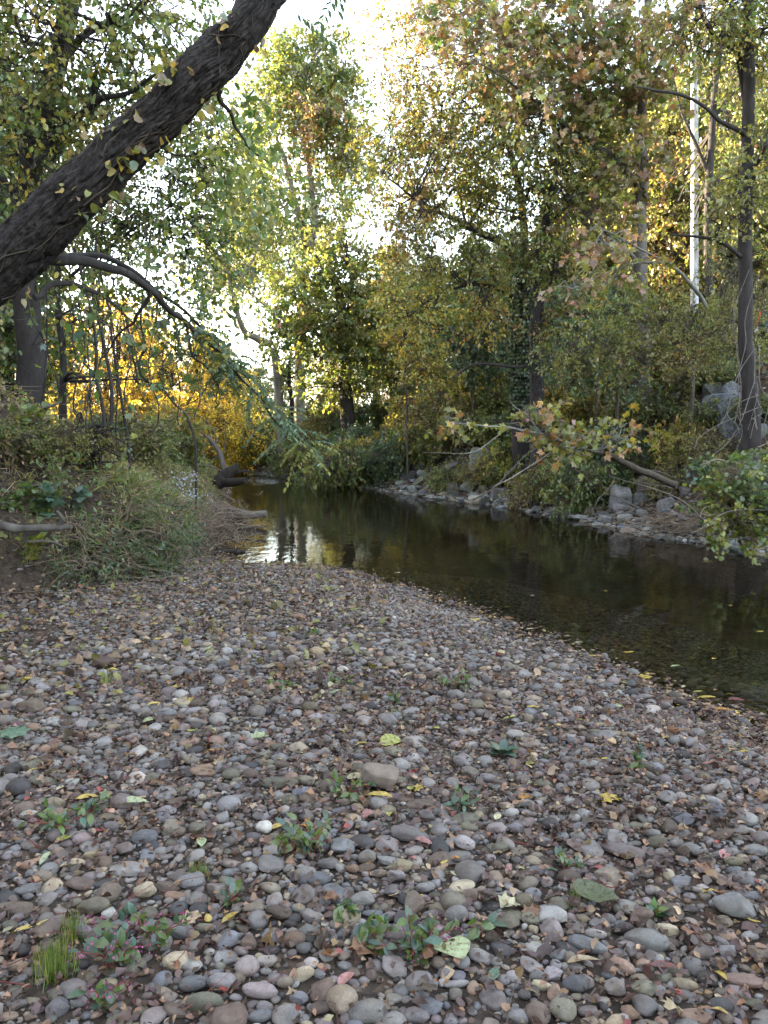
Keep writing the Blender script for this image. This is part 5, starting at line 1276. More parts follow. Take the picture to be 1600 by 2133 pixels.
col = np.where((tone + rng.normal(0, .25, n_) + (qy - 1040) * .0022 + (qx - 200) * .0006 > .08)[:, None], gcol, col) * 1.2
top = (rng.random(n_) < .65)
ht = rng.uniform(.07, .25, n_) * (1 - .4 * sm((Y_ - 12) / 6)) * (1 + .6 * sm((qx - 150) / 150))
ax = rng.normal(0, .7, (n_, 3)) + np.array([.3, -.45, .5]); nr = rng.normal(0, .4, (n_, 3)) + np.array([0, -1., .35])
P0 = np.stack([X, Y_, Z - .02], -1)
leaves(mb, P0[top], ax[top], nr[top], ht[top], col[top], 'blade', 0, .55)
w_ = ~top                                                   # leafy weeds in between
up = rng.uniform(.02, .32, w_.sum())
leaves(mb, P0[w_] + np.stack([up * 0, up * 0 - .05, up], -1), rng.normal(0, .8, (w_.sum(), 3)) + (0, -.3, .1), rng.normal(0, .6, (w_.sum(), 3)) + (0, -.4, .8), rng.uniform(.03, .075, w_.sum()), col[w_], 'kite', 0, 1.2)
tag(mb.build('bank_weeds', GRASSM), kind='stuff')

# leaf litter: small crumbled pieces between the stones and whole leaves on the banks
mb = MB()
n_ = 150000
Y_ = np.sqrt(rng.uniform(1.5 ** 2, 11.5 ** 2, n_)); X = rng.uniform(-1, 1, n_) * (Y_ * .56 + .3)
h, wet, fs, onb, dn, df = height(X, Y_, True)
pt = fbm(xyz(X * 1.1, Y_ * 1.1), 3, 31) < .2
k = (~fs) & (~wet) & (onb < .6) & ((pt & (Y_ < 5)) | (rng.random(n_) < .6 - .4 * sm((Y_ - 3) / 2.5)))
X, Y_, h = X[k], Y_[k], h[k]; n_ = len(X)
leaves(mb, np.stack([X, Y_, h + rng.uniform(.002, .04, n_)], -1), rng.normal(0, 1, (n_, 3)) * (1, 1, .35), rng.normal(0, .45, (n_, 3)) + (0, 0, 1), rng.uniform(.008, .032, n_) * np.where(rng.random(n_) < .12, 1.6, 1), pal_cols(n_, [(DB, 8), (BR, 3), (TN, .6), (RD, .08)], rng, None, .35) * np.array([1, .95, .96]), 'oval', 0, 1.25, .08)
Xb, Yb, Zb, _ = bank_points(60000, -13, 0, 4.5, 36, -.1, 8)
n_ = len(Xb)
leaves(mb, np.stack([Xb, Yb, Zb + rng.uniform(.005, .05, n_)], -1), rng.normal(0, 1, (n_, 3)) * (1, 1, .4), rng.normal(0, .5, (n_, 3)) + (0, -.2, 1), rng.uniform(.025, .085, n_), pal_cols(n_, [(DB, 5), (BR, 3), (TN, 1.5), (OL, 2)], rng), 'oval', 0, 1.1, .07)
Xf = rng.uniform(-8, 22, 60000); Yf = rng.uniform(7, 46, 60000)
hf, wet, fs, onb, dn, df = height(Xf, Yf, True)
k = fs & (df > .5) & (df < 16); Xf, Yf, hf = Xf[k], Yf[k], hf[k]; n_ = len(Xf)
leaves(mb, np.stack([Xf, Yf, hf + rng.uniform(.005, .06, n_)], -1), rng.normal(0, 1, (n_, 3)) * (1, 1, .5), rng.normal(0, .5, (n_, 3)) + (0, -.3, 1), rng.uniform(.06, .13, n_), pal_cols(n_, [(DB, 4), (BR, 4), (OR, 1), (TN, 1.5)], rng), 'oval', 0, 1.1)
# crumpled whole brown leaves drifted between the stones, and a drift of leaves along the water line
n_ = 2600
Y_ = np.sqrt(rng.uniform(1.5 ** 2, 9 ** 2, n_)); X = rng.uniform(-1, .9, n_) * (Y_ * .56 + .2)
h, wet, fs, onb, dn, df = height(X, Y_, True)
k = (~fs) & (~wet) & (onb < .8) & (fbm(xyz(X * 1.6, Y_ * 1.6), 3, 13) + rng.normal(0, .1, n_) > -.02)
X, Y_, h = X[k], Y_[k], h[k]; n_ = len(X)
for kd_ in ('maple', 'round', 'lance'):
    q_ = rng.random(n_) < .33
    leaves(mb, np.stack([X, Y_, h + rng.uniform(.012, .04, n_)], -1)[q_], (rng.normal(0, 1, (n_, 3)) * (1, 1, .4))[q_], (rng.normal(0, .55, (n_, 3)) + (0, 0, 1))[q_], rng.uniform(.03, .07, n_)[q_], pal_cols(n_, [(DB, 6), (BR, 2), (TN, 1)], rng, None, .3)[q_], kd_, 0, 1.0, .1)
pe = NEAR[3:-8]; n_ = 3000; i_ = rng.integers(0, len(pe) - 1, n_); t_ = rng.random((n_, 1)); P_ = pe[i_] * (1 - t_) + pe[i_ + 1] * t_ + rng.normal(0, .11, (n_, 2))
h = np.maximum(height(P_[:, 0], P_[:, 1]) + .012, ZW + .006)
leaves(mb, np.stack([P_[:, 0], P_[:, 1], h], -1), rng.normal(0, 1, (n_, 3)) * (1, 1, .05), rng.normal(0, .12, (n_, 3)) + (0, 0, 1), rng.uniform(.015, .06, n_), pal_cols(n_, [(DB, 5), (BR, 2), (TN, 1), (Y, .3)], rng), 'oval', 0, 1.1, .04)
tag(mb.build('leaf_litter', DRYLEAF), kind='stuff')
# ivy and low ground cover on the far slope
mb = MB()
Xf = rng.uniform(-6, 24, 130000); Yf = rng.uniform(8, 48, 130000)
hf, wet, fs, onb, dn, df = height(Xf, Yf, True)
cl = fbm(xyz(Xf * .55, Yf * .55), 3, 91)
k = fs & (df > 1.3) & (df < 24) & (cl + rng.normal(0, .12, len(Xf)) > -.05); Xf, Yf, hf, cl = Xf[k], Yf[k], hf[k], cl[k]; n_ = len(Xf)
leaves(mb, np.stack([Xf, Yf, hf + rng.uniform(.02, .45, n_) * np.clip(cl + .5, .2, 1)], -1), rng.normal(0, 1, (n_, 3)) * (1, 1, .6), rng.normal(0, .6, (n_, 3)) + (0, -.4, .9), rng.uniform(.07, .14, n_), pal_cols(n_, [(G, 4), (DG, 3), (OL, 3), (YG, 1)], rng), 'kite', 0, 1.2)
tag(mb.build('ground_cover', LEAF), kind='stuff')
def bar(px, py): return ground_hit(px, py, 1.5, 14)
# dry twigs and stalks lying about on the bar and bank
mb = MB()
for k in range(13):                                          # long red smartweed stems, lower left
    g_ = bar(rng.uniform(0, 520), rng.uniform(1880, 2150)); a = rng.normal(.5, .7); d_ = np.array([math.cos(a), math.sin(a), .12]) * rng.uniform(.08, .22)
    p = g_ + (0, 0, .03)
    tubes(mb, resample([p, p + d_ * .5 + rng.normal(0, .015, 3), p + d_], 7), np.linspace(.0018, .0008, 7), 4, np.array((.17, .045, .04)) * rng.uniform(.6, 1.2))
for k in range(420):
    if k < 230:
        y = math.sqrt(rng.uniform(2.6, 60)); x = rng.uniform(-1, .7) * (y * .55); L = rng.uniform(.04, .22); z = .02
        c = np.array([(.16, .035, .03), (.12, .06, .045), (.09, .07, .055)][k % 3])
    else:
        y = rng.uniform(7.4, 12); x = rng.uniform(-5.5, -2.2); L = rng.uniform(.15, .6); z = .06; c = np.array((.2, .16, .12))
    h_, wet_, fs_, onb_, dn_, _ = height(np.array([x]), np.array([y]), True)
    if wet_[0] or fs_[0]: continue
    a = rng.uniform(0, 6.28); d_ = np.array([math.cos(a), math.sin(a), 0]) * L
    p = np.array([x, y, h_[0] + z])
    tubes(mb, resample([p, p + d_ * .5 + rng.normal(0, .012, 3), p + d_ + (0, 0, .01)], 6), np.linspace(.0028, .0012, 6) * (1 if k < 230 else 1.8), 4, c)
tag(mb.build('twig_litter', solid_mat('red_brown_stalks', (1, 1, 1), .25, 30, .8, .1)), kind='stuff')

# brush: bare twigs where the right bank meets the water, and flood debris on the left point
def brush(name, label, c, rad, n, L, r0, mat, cat='brush pile', tilt=.35, colr=(1, 1, 1)):
    b = MB()
    for k in range(n):
        p = c + rng.normal(0, .5, 3) * rad; p[2] = max(p[2], hz(p[0], p[1]) + .01) if p[1] > 0 else p[2]
        p[2] = max(p[2], ZW + .02)
        d_ = unit(rng.normal(0, 1, 3) * (1, 1, tilt)) * L * rng.uniform(.35, 1.2)
        tubes(b, resample([p, p + d_ * .4 + rng.normal(0, .05, 3) * L, p + d_ * .75 + rng.normal(0, .06, 3) * L, p + d_], 9), np.linspace(1, .35, 9) * r0 * rng.uniform(.5, 1.4), 4, np.array(colr) * rng.uniform(.6, 1.3))
    o = b.build(name, mat); return tag(o, label, cat)
cb = ground_hit(1450, 1110, 6, 20); brush('brush_pile', 'tangle of bare grey-brown twigs at the water edge below the leafy green bush', cb + (.1, .15, .12), np.array([1.5, .5, .22]), 330, .7, .006, DRYSTEM, 'brush pile')
cb = ground_hit(1560, 1125, 6, 20); brush('brush_pile', 'dark mat of bare stems under the leafy green bush by the right edge', cb + (.1, .2, .15), np.array([.8, .5, .3]), 200, .6, .006, TWIG, 'brush pile')
cb = at(430, 1075, 13.2); cb[2] = hz(cb[0], cb[1]); brush('flood_debris', 'heap of grey-brown flood debris and dead stems on the left point', cb + (0, .3, .2), np.array([.75, 1.6, .45]), 620, .5, .006, DRYSTEM, 'debris heap', .5)
b = MB()
for k, L in enumerate([[(1480, 1090, 9.9, .012), (1400, 1035, 10, .009), (1330, 1010, 10.1, .006), (1270, 990, 10.2, .003)], [(1470, 1085, 10, .01), (1420, 1050, 10.1, .008), (1390, 1040, 10.2, .005), (1320, 1030, 10.3, .003)], [(1400, 1035, 10, .007), (1395, 1015, 10, .005), (1310, 1000, 10.1, .003)],
                       [(1440, 1110, 9.7, .011), (1500, 1075, 9.7, .01), (1560, 1062, 9.8, .008), (1620, 1062, 9.9, .006)], [(1350, 1070, 10.3, .008), (1300, 1040, 10.5, .006), (1262, 1018, 10.6, .003)], [(1280, 1000, 10.6, .005), (1245, 1040, 10.4, .004), (1232, 1060, 10.3, .003)]]):
    limb(b, L, 5, .03)
tag(b.build('bare_branch', DEADWOOD), 'spray of thin bare grey twigs sticking out left of the leafy green bush', 'branch')

# ------------------------------------------------------------------ logs, snag, stump
def log(name, label, L, mat=DEADWOOD, S=14, jit=.02, extra=(), cat='log', rough=.12):
    b = MB(); Pq, rq = pts_px(L)
    nn = 60; Pq2 = resample(Pq, nn, jit); rq2 = np.interp(np.linspace(0, len(L) - 1, nn), np.arange(len(L)), rq)
    rq2 = rq2 * (1 + rough * vnoise(np.stack([np.linspace(0, 14, nn), np.zeros(nn), np.zeros(nn) + rng.random() * 50], -1), 4))
    tubes(b, Pq2, rq2, S)
    for e in extra: limb(b, e, 6, .02)
    return tag(b.build(name, mat), label, cat)
log('driftwood_log', 'pale log resting on the left bank slope at the left edge', [(-90, 1085, 7.5, .046), (-20, 1093, 7.5, .044), (50, 1102, 7.5, .04), (110, 1100, 7.5, .034), (148, 1097, 7.5, .022)], MIDBARK, extra=[[(122, 1097, 7.5, .022), (128, 1080, 7.45, .018), (118, 1066, 7.4, .012)]])
log('driftwood_log', 'smooth grey log jutting from the debris heap over the water', [(455, 1062, 16.6, .1), (490, 1068, 16.5, .095), (520, 1072, 16.5, .085), (558, 1069, 16.5, .07)], extra=[[(470, 1062, 16.5, .04), (485, 1062, 16.3, .03), (505, 1066, 16.2, .02)]])
log('sunken_branch', 'thin branch lying just above the water below the grey log', [(450, 1102, 14.6, .03), (490, 1100, 14.6, .032), (530, 1098, 14.6, .026), (558, 1096, 14.6, .016)], TWIG)
log('sunken_branch', 'short dark snag end in the bright reflection near the left point', [(450, 1147, 12.2, .06), (475, 1150, 12.2, .055), (495, 1150, 12.2, .05), (509, 1151, 12.2, .03)], DARKWOOD)
log('fallen_stump', 'dark broken stump with a forked top on the debris point', [(445, 1012, 23, .16), (462, 1000, 23, .2), (478, 985, 23, .17), (490, 975, 23, .11), (497, 966, 23, .05)], DARKWOOD, extra=[[(483, 985, 23, .08), (500, 982, 23, .06), (518, 980, 23, .03)], [(465, 1005, 23, .16), (490, 1004, 22.6, .14), (512, 1000, 22.4, .1)]], cat='stump', rough=.3)
log('dead_snag', 'bare grey dead trunk with twigs standing behind the broken stump', [(470, 985, 24, .1), (462, 960, 24, .09), (452, 935, 24, .075), (438, 915, 24, .06), (425, 905, 24, .035), (415, 895, 24, .02)], DEADWOOD, extra=[[(452, 935, 24, .03), (445, 900, 24, .02), (420, 870, 24, .012), (385, 850, 24, .006)], [(462, 960, 24, .03), (470, 920, 24, .02), (468, 880, 24, .01)], [(445, 925, 24, .03), (410, 930, 24, .02), (390, 950, 24, .01), (365, 975, 24, .005)],
      [(470, 985, 24, .03), (430, 970, 23.8, .02), (400, 985, 23.6, .014), (370, 1002, 23.4, .008)], [(440, 915, 24, .02), (430, 880, 24, .012), (428, 855, 24, .005)], [(460, 950, 24, .02), (440, 960, 23.8, .012), (433, 990, 23.7, .006)]], cat='dead tree')
log('fallen_branch', 'long thin dead trunk slanting down the far slope to the right', [(1205, 935, 13.2, .03), (1260, 945, 13.1, .04), (1310, 968, 12.9, .05), (1360, 990, 12.7, .055), (1410, 1012, 12.5, .06)], TWIG, extra=[[(1330, 975, 12.9, .02), (1380, 985, 12.8, .014), (1430, 1005, 12.6, .006)]], cat='branch')
log('fallen_branch', 'pale thin stick leaning from the shore slabs up into the lime shrub', [(985, 1042, 17.2, .022), (1020, 1022, 17, .02), (1060, 985, 16.8, .017), (1100, 945, 16.6, .012), (1140, 920, 16.4, .006)], DEADWOOD, cat='branch')
log('fallen_branch', 'thin dark stick on the bank slope below the pale log', [(60, 1128, 7.4, .014), (100, 1130, 7.4, .013), (140, 1138, 7.35, .008)], TWIG, cat='branch')
log('fallen_branch', 'straight grey stick lying on the pebbles behind the brown block', [(622, 1532, 3.9, .006), (655, 1517, 4.0, .006), (680, 1506, 4.05, .004)], DEADWOOD, 6, .004, cat='branch', rough=.1)
log('fallen_branch', 'dark weathered stick across the bank top behind the root mass', [(60, 853, 9.6, .02), (100, 846, 9.6, .022), (130, 838, 9.6, .012)], DEADWOOD, cat='branch')
# root mass torn out of the bank
b = MB(); c0 = at(178, 892, 9.2); c0[2] = hz(c0[0], c0[1]) + .26
Vr, Fr = stone_shape(4, 'k', 333)
b.add(Vr * (1 + .3 * fbm(Vr * 3, 4, 3))[:, None] * np.array([.2, .15, .2]) + c0, Fr)
for k in range(110):
    d_ = unit(rng.normal(0, 1, 3) + (.35, -.6, .1)); L = rng.uniform(.15, .5)
    tubes(b, resample([c0 + d_ * .1, c0 + d_ * L * .6 + rng.normal(0, .05, 3), c0 + d_ * L + rng.normal(0, .1, 3) - (0, 0, .08)], 8), np.linspace(.03, .006, 8) * rng.uniform(.5, 1.2), 5)
tag(b.build('root_mass', DARKWOOD), 'dark rotten root mass torn open on the left bank top', 'roots')

# asters and single weeds of the left bank
def plant_on(name, label, g, n, H, spread, pal, leaf='lance', lsz=.06, cat='weed', flowers=None, stemcol=DRYSTEM, wid=1.6, group=None, lean_=(0, 0), per=9):
    b, f = MB(), MB(); fl = MB()
    for k in range(n):
        a = rng.uniform(0, 6.28); o = rng.uniform(.2, 1) * spread
        e = np.array([math.cos(a) * o + lean_[0], math.sin(a) * o * .8 + lean_[1], H * rng.uniform(.55, 1.1)])
        s = g + np.array([math.cos(a), math.sin(a), 0]) * spread * .12
        Pq = resample([s - (0, 0, .02), s + e * (.25, .25, .55), s + e], 9, .008)
        tubes(b, Pq, np.linspace(.0035, .0012, 9), 4)
        t = rng.integers(1, 9, per); pl = Pq[t]
        leaves(f, pl, rng.normal(0, .7, (per, 3)) + unit(e) * .35 + (0, -.1, .05), rng.normal(0, .4, (per, 3)) + (0, -.25, .9), lsz * rng.uniform(.6, 1.25, per), pal_cols(per, pal, rng), leaf, 0, wid)
        if flowers:
            m = 10
            leaves(fl, Pq[-1] + rng.normal(0, flowers[2], (m, 3)), rng.normal(0, 1, (m, 3)), rng.normal(0, .6, (m, 3)) + (0, -.4, .6), flowers[1] * rng.uniform(.7, 1.3, m), np.tile(flowers[0], (m, 1)) * rng.uniform(.7, 1.2, (m, 1)), 'round')
    root = thing(name, g, label, cat, group)
    rebase(b.build('stem', stemcol), root); rebase(f.build('foliage', LEAF), root)
    if flowers: rebase(fl.build('blossoms', LEAF), root)
    return root
REDSTEM = plain_mat('red_weed_stem', (.2, .04, .04), .6)
ASTER = ((.42, .42, .55), .028, .05)
for (px, py, lab) in [(385, 1040, 'pale blue asters in flower at the right end of the bank'), (420, 1035, 'second clump of pale blue asters nearer the debris heap'), (365, 1010, 'smaller pale blue asters up the bank behind the others')]:
    plant_on('aster', lab, ground_hit(px, py + 40, 6, 30), 14, .42, .3, [(G, 3), (OL, 2)], 'lance', .06, 'flower', ASTER, group='asters at the bank end')
for (px, py, H, lab, pal, lf, sz) in [(180, 1140, .5, 'bluish green weed at the foot of the bank', [(BG, 3), (G, 2)], 'lance', .07), (260, 1150, .55, 'dense green weed at the bank foot left of the bright grass', [(G, 3), (DG, 2)], 'lance', .07), (330, 1120, .5, 'dark green weed on the bank just under the asters', [(DG, 2), (G, 3)], 'lance', .06), (90, 1060, .3, 'curled green leafy plant above the pale bank log', [(BG, 3), (G, 2)], 'maple', .1),
                                      (60, 1160, .3, 'lime leafed seedling on the bare earth face', [(YG, 3), (G, 1)], 'oval', .07), (30, 1055, .25, 'small green seedlings at the left end of the pale bank log', [(G, 3), (PG, 1)], 'oval', .07), (155, 1055, .25, 'blue-green trefoil leaves beside the end of the pale bank log', [(BG, 4)], 'round', .06), (120, 1010, .4, 'green weed halfway up the left bank', [(G, 3), (OL, 1)], 'lance', .08),
                                      (250, 960, .6, 'tall olive weed near the bank top right of the root mass', [(OL, 3), (YG, 2)], 'oval', .06), (310, 940, .75, 'tall yellowish weed at the bank top left of the snag', [(YG, 3), (OL, 2)], 'oval', .065), (60, 890, .35, 'leafy seedling on the bank top at the left edge', [(G, 2), (YG, 2)], 'oval', .09), (200, 880, .3, 'broad blue-green leaves hanging over the root mass', [(BG, 3), (PG, 1)], 'round', .09),
                                      (350, 1170, .3, 'bright fine green plant at the right foot of the bank', [(G, 4), (YG, 2)], 'lance', .06), (290, 1050, .5, 'straw-coloured tall weed in the middle of the bank', [(OL, 2), (TN, 2)], 'lance', .07), (345, 985, .7, 'pale yellow-green tall weed above the asters', [(YG, 2), (OL, 2)], 'oval', .06), (20, 960, .4, 'brownish weed high on the left bank', [(OL, 2), (BR, 1)], 'lance', .07)]:
    plant_on('bank_plant', lab, ground_hit(px, py + 25, 5, 30), 13, H, .24, pal, lf, sz, group='weeds of the left bank')

# ------------------------------------------------------------------ weeds growing in the gravel
WEED = [(720, 1668, .10, .11, 9, 'weed beside the brown block, with lance-shaped leaves', None), (650, 1780, .1, .13, 12, 'broad straggling green weed left of the dark rounded cobble', None), (600, 1790, .09, .1, 7, 'part-red straggling weed in front of the white angular cobble', None), (130, 1735, .08, .12, 12, 'low green weed at the left beside the upright yellow-green leaf', None),
        (185, 1705, .07, .08, 7, 'small leafy weed under the yellow leaf at the left', None), (245, 2025, .12, .13, 11, 'large smartweed with pink flower spikes right of the bright grass tuft', ((.35, .07, .2), .007, .012)), (330, 1985, .1, .1, 7, 'smartweed with upright lance leaves behind the large one', ((.35, .07, .2), .007, .012)), (220, 2105, .09, .07, 4, 'dark green smartweed sprig cut by the lower edge', ((.35, .07, .2), .007, .012)), (865, 2000, .12, .12, 11, 'bluish smartweed in the middle foreground left of the round pale leaf', ((.25, .05, .14), .006, .012)), (770, 1985, .07, .09, 6, 'small green sprouts right of the brown oak leaf', None),
        (722, 1925, .035, .03, 8, 'tiny bright green clover between the lower cobbles', None), (960, 1690, .06, .06, 6, 'faint thin weed right of the flat brownish cobble', None), (1320, 1612, .12, .06, 5, 'thin upright weed among the pebbles at the right', None), (1000, 1960, .06, .04, 3, 'sprig beside the long blue-grey cobble', None), (590, 1440, .06, .1, 8, 'low green weed in the middle distance left', None), (700, 1428, .05, .09, 7, 'low weed in the middle distance, right of a similar one', None),
        (960, 1440, .08, .09, 8, 'green weed in the middle distance beside a yellow leaf', None), (1360, 1912, .04, .03, 4, 'tiny green seedling left of the large angular slab', None), (1185, 1830, .05, .05, 4, 'small green sprig by the red leaf', None), (480, 1880, .05, .04, 3, 'sprig over the purple-grey angular cobble', None), (820, 1470, .09, .05, 5, 'thin green stems right of the middle of the bar', None), (650, 1330, .07, .09, 6, 'weed far up the bar', None)]
for px, py, H, sp, nn, lab, fl in WEED:
    plant_on('gravel_weed', lab, bar(px, py), nn, H, sp, [(G, 4), (BG, 2), (DG, 1)], 'round' if 'clover' in lab else 'lance', .028 if 'clover' in lab else .045, 'weed', fl, REDSTEM, 2.0, 'weeds growing in the gravel', per=6)
def tuft(label, g, n, H, pal, sp=.02):
    f = MB()
    a = rng.uniform(0, 6.28, n)
    d_ = np.stack([np.cos(a) * rng.uniform(.1, .9, n), np.sin(a) * rng.uniform(.1, .9, n), np.ones(n)], -1)
    leaves(f, np.tile([0, 0, -.01], (n, 1)) + rng.normal(0, sp, (n, 3)) * (1, 1, 0), d_, np.stack([-np.cos(a), -np.sin(a), .6 + 0 * a], -1) * -1, H * rng.uniform(.5, 1.15, n), pal_cols(n, pal, rng) * 1.15, 'blade', 0, .36)
    o = f.build('grass_tuft', GRASSM); o.location = g
    return tag(o, label, 'grass tuft', 'grass tufts in the gravel')
GG = [(G, 5), (YG, 2)]
for px, py, nn, H, lab in [(115, 2035, 340, .1, 'bright green grass tuft at the left of the lower foreground'), (150, 1975, 110, .1, 'thin grass just behind the bright green tuft'), (413, 1832, 130, .07, 'small grass tuft between the flat grey cobble and a pale oval one'), (1195, 1895, 30, .08, 'few grass blades under the large dark green leaf'), (222, 1432, 36, .14, 'grass tuft on the left of the bar towards the bank'), (820, 1500, 34, .09, 'grass tuft in the middle of the bar'),
                           (940, 1585, 24, .06, 'grass sprig behind the dark angular cobble'), (922, 1432, 40, .09, 'grass tuft with a yellow leaf in it'), (615, 1408, 30, .08, 'faint grass tuft far up the bar'), (1140, 1580, 14, .06, 'few blades right of the leaf rosette'), (330, 1195, 120, .3, 'bright green grass clump at the right foot of the bank'), (945, 1800, 14, .06, 'small grass sprig by the yellow stained cobble'), (1010, 1340, 24, .09, 'grass at the far right of the bar near the water')]:
    tuft(lab, bar(px, py), nn, H, GG)
f = MB(); n_ = 22; a = rng.uniform(0, 6.28, n_)
leaves(f, np.zeros((n_, 3)) + (0, 0, .01), np.stack([np.cos(a), np.sin(a), rng.uniform(.15, .9, n_)], -1), np.stack([-np.cos(a) * .4, -np.sin(a) * .4, 1 + 0 * a], -1), rng.uniform(.06, .1, n_), pal_cols(n_, [(BG, 4), (PG, 1)], rng), 'lance', 0, 2.0)
o = f.build('leaf_rosette', LEAF); o.location = bar(1046, 1580) + (0, 0, .01); tag(o, 'blue-green rosette of pointed leaves in the gravel', 'weed')

# ------------------------------------------------------------------ fallen leaves that can be told apart
FCOL = {'y': ((.44, .33, .07), 'yellow'), 'v': ((.34, .36, .1), 'yellow-green'), 'p': ((.33, .38, .22), 'pale green'), 'k': ((.07, .085, .035), 'dark green'), 'g': ((.09, .16, .1), 'green'), 'w': ((.44, .41, .26), 'cream'),
        'b': ((.2, .1, .05), 'brown'), 't': ((.33, .26, .17), 'tan'), 'o': ((.45, .22, .04), 'orange'), 'r': ((.27, .05, .05), 'red'), 'i': ((.36, .17, .165), 'pink'), 'm': ((.13, .04, .035), 'dark red')}
FSH = {'r': ('round', 'round', 1.0), 'l': ('lance', 'long', 1.9), 'o': ('oval', 'pointed', 1.25), 'm': ('maple', 'lobed', 1.0)}
FALL = '''945 2003 76 p r -70;1240 1893 92 k o -40;275 1690 72 p l 5;792 1681 52 y l 0;182 1678 44 y l 0;34 1545 62 g m 100;137 1765 34 v o 70;542 1550 40 p m 0;815 1557 44 v r 0;742 1628 38 w o 10;1274 1683 46 y m 0;685 2002 42 b m 80;882 1772 46 i l -25;722 2060 40 i o 10;404 1926 50 t m 20;480 1925 40 y l 60;434 1936 24 y o 90;155 1820 60 t l 8;95 1943 34 y l 20;49 1950 34 y l 25;1500 2061 46 y l -70;1570 1937 26 y l -50;1499 2126 34 y l -70;1030 2057 32 g o 70;1147 1829 30 g l -30;692 1893 42 b m 0;868 1889 36 y m 30;1248 1824 24 r o -40;1288 1836 46 b l -55;1382 2037 56 m l -40;1214 2028 66 t l 2;962 1842 48 w l -20;1062 1908 46 w m 0;1112 1917 42 b m 0;861 1620 22 r o 40;875 1658 26 y m 0;855 1655 14 v r 0;810 1710 22 v o -75;766 1712 26 i r 0;1430 1749 34 b l -25;1510 1797 32 i o 60;1470 1828 44 b m 0;1316 1797 24 p o 0;398 1468 16 y o 80;360 1479 12 y o 0;308 1510 22 p r 0;402 1531 28 v l 0;320 1474 26 y l 15;580 1592 26 y l 0;594 1467 16 y l 40;752 1561 30 y l 15;848 1554 24 v l 0;908 1531 20 v o -40;716 1534 12 y o -70;1062 1504 30 v l 0;1163 1523 26 y l -20;1238 1535 14 y o 90;1472 1692 16 v o 60;1475 1606 26 i l -25;1520 1455 18 y o -50;1290 1480 24 p m 0;1056 1575 22 v l -80;640 1738 30 o m 0;577 1738 24 y o 30;1037 1716 22 w o 85;1385 1545 18 y l 0;1485 1538 16 v o 0;1543 1543 16 y l -30;1548 1576 24 y l 0;1110 1490 26 y l -15;1575 1668 18 o m 0;1105 1600 24 v o 0;1262 1460 20 w l 0;1262 1590 18 y o 0;1100 1640 20 w m 0;700 1450 26 p l 5;392 1649 22 i o -60;267 1632 18 m o 80;120 1655 32 w l 20;118 1555 22 i o 20;70 1620 26 y l 30;210 1742 30 r l -25;420 1770 30 p o 75;95 1802 40 p l 60;1095 1673 26 o r 0;443 1577 34 o l 15;460 1597 30 t m 0;1086 1823 16 v l -50;1060 1822 20 i o 70;860 1806 22 i o -70;950 1803 18 o o 0;925 1810 20 y l 50;1350 1832 18 y l 0;1475 1870 28 y l 0;330 1340 18 y o 0;320 1306 20 y o 0;410 1308 16 o o 0;235 1410 24 y o 0;370 1440 26 y m 0;215 1335 18 b m 0;880 1250 18 y l 0;990 1295 22 y l 0;850 1415 24 w l 10;1075 1470 18 v l 0;1210 1510 18 y l 0;700 1290 16 y l 0;430 1360 34 p l 15;60 1425 30 y m 0;480 1290 16 w o 0;640 1395 16 p l 0;1060 1270 18 y m 0;1020 1285 16 y l 0;1200 1440 22 y l 0;150 1330 20 t m 0;100 1300 22 w o 0;200 1300 24 t m 0;560 1250 16 y l 0;520 1330 16 v l 0;760 1360 16 w l 0;800 1400 16 y l 0;1130 1400 18 y l 0'''
FM = {}
def fleaf_mesh(kind, i):
    if (kind, i) in FM: return FM[(kind, i)]
    r = np.random.default_rng(600 + i)
    out = {'r': [(0, 0), (.22, .02), (.42, .16), (.5, .4), (.44, .64), (.28, .84), (.1, .96), (0, 1.0)], 'l': [(0, 0), (.06, .06), (.14, .22), (.17, .45), (.14, .68), (.07, .88), (0, 1)], 'o': [(0, 0), (.14, .05), (.28, .2), (.33, .42), (.27, .66), (.13, .87), (0, 1)],
           'm': [(0, 0), (.2, .06), (.42, .02), (.36, .2), (.56, .42), (.34, .44), (.26, .6), (.3, .78), (.14, .76), (0, 1)]}[kind]
    o = np.array(out); curl = r.uniform(-1.6, 1.6); fold = r.uniform(.1, .55)
    rows = []
    for sx in (-1, 1):
        for fr in (1.0, .55):
            rows.append(np.stack([o[:, 0] * fr * sx, o[:, 1], 0 * o[:, 0]], -1))
    mid = np.stack([0 * o[:, 0], o[:, 1], 0 * o[:, 0]], -1)
    Vv = np.vstack([rows[0], rows[1], mid, rows[3], rows[2]])
    Vv[:, 2] = fold * np.abs(Vv[:, 0]) + .3 * curl * (Vv[:, 1] - .5) ** 2 + .05 * fbm(Vv * 4 + i * 3, 2, i) + .035 * np.sin(Vv[:, 1] * 14 + i) * np.abs(Vv[:, 0])
    Vv[:, 2] -= Vv[:, 2].min()
    m = len(o); F4 = []
    for c in range(4):
        for j in range(m - 1): F4.append((c * m + j, c * m + j + 1, (c + 1) * m + j + 1, (c + 1) * m + j))
    b = MB(); b.add(Vv - (0, .5, 0), F4)
    st = MB(); tubes(b, np.array([(0, -.5, .01), (.03, -.62, .03), (.09, -.78, .02)]), np.array([.014, .011, .009]), 4, (.6, .6, .5))
    FM[(kind, i)] = b.mesh('fallen_leaf', FLEAF)
    return FM[(kind, i)]
FLEAF = leaf_mat('fresh_fallen_leaf', .2, .05, spots=True)
litems = []
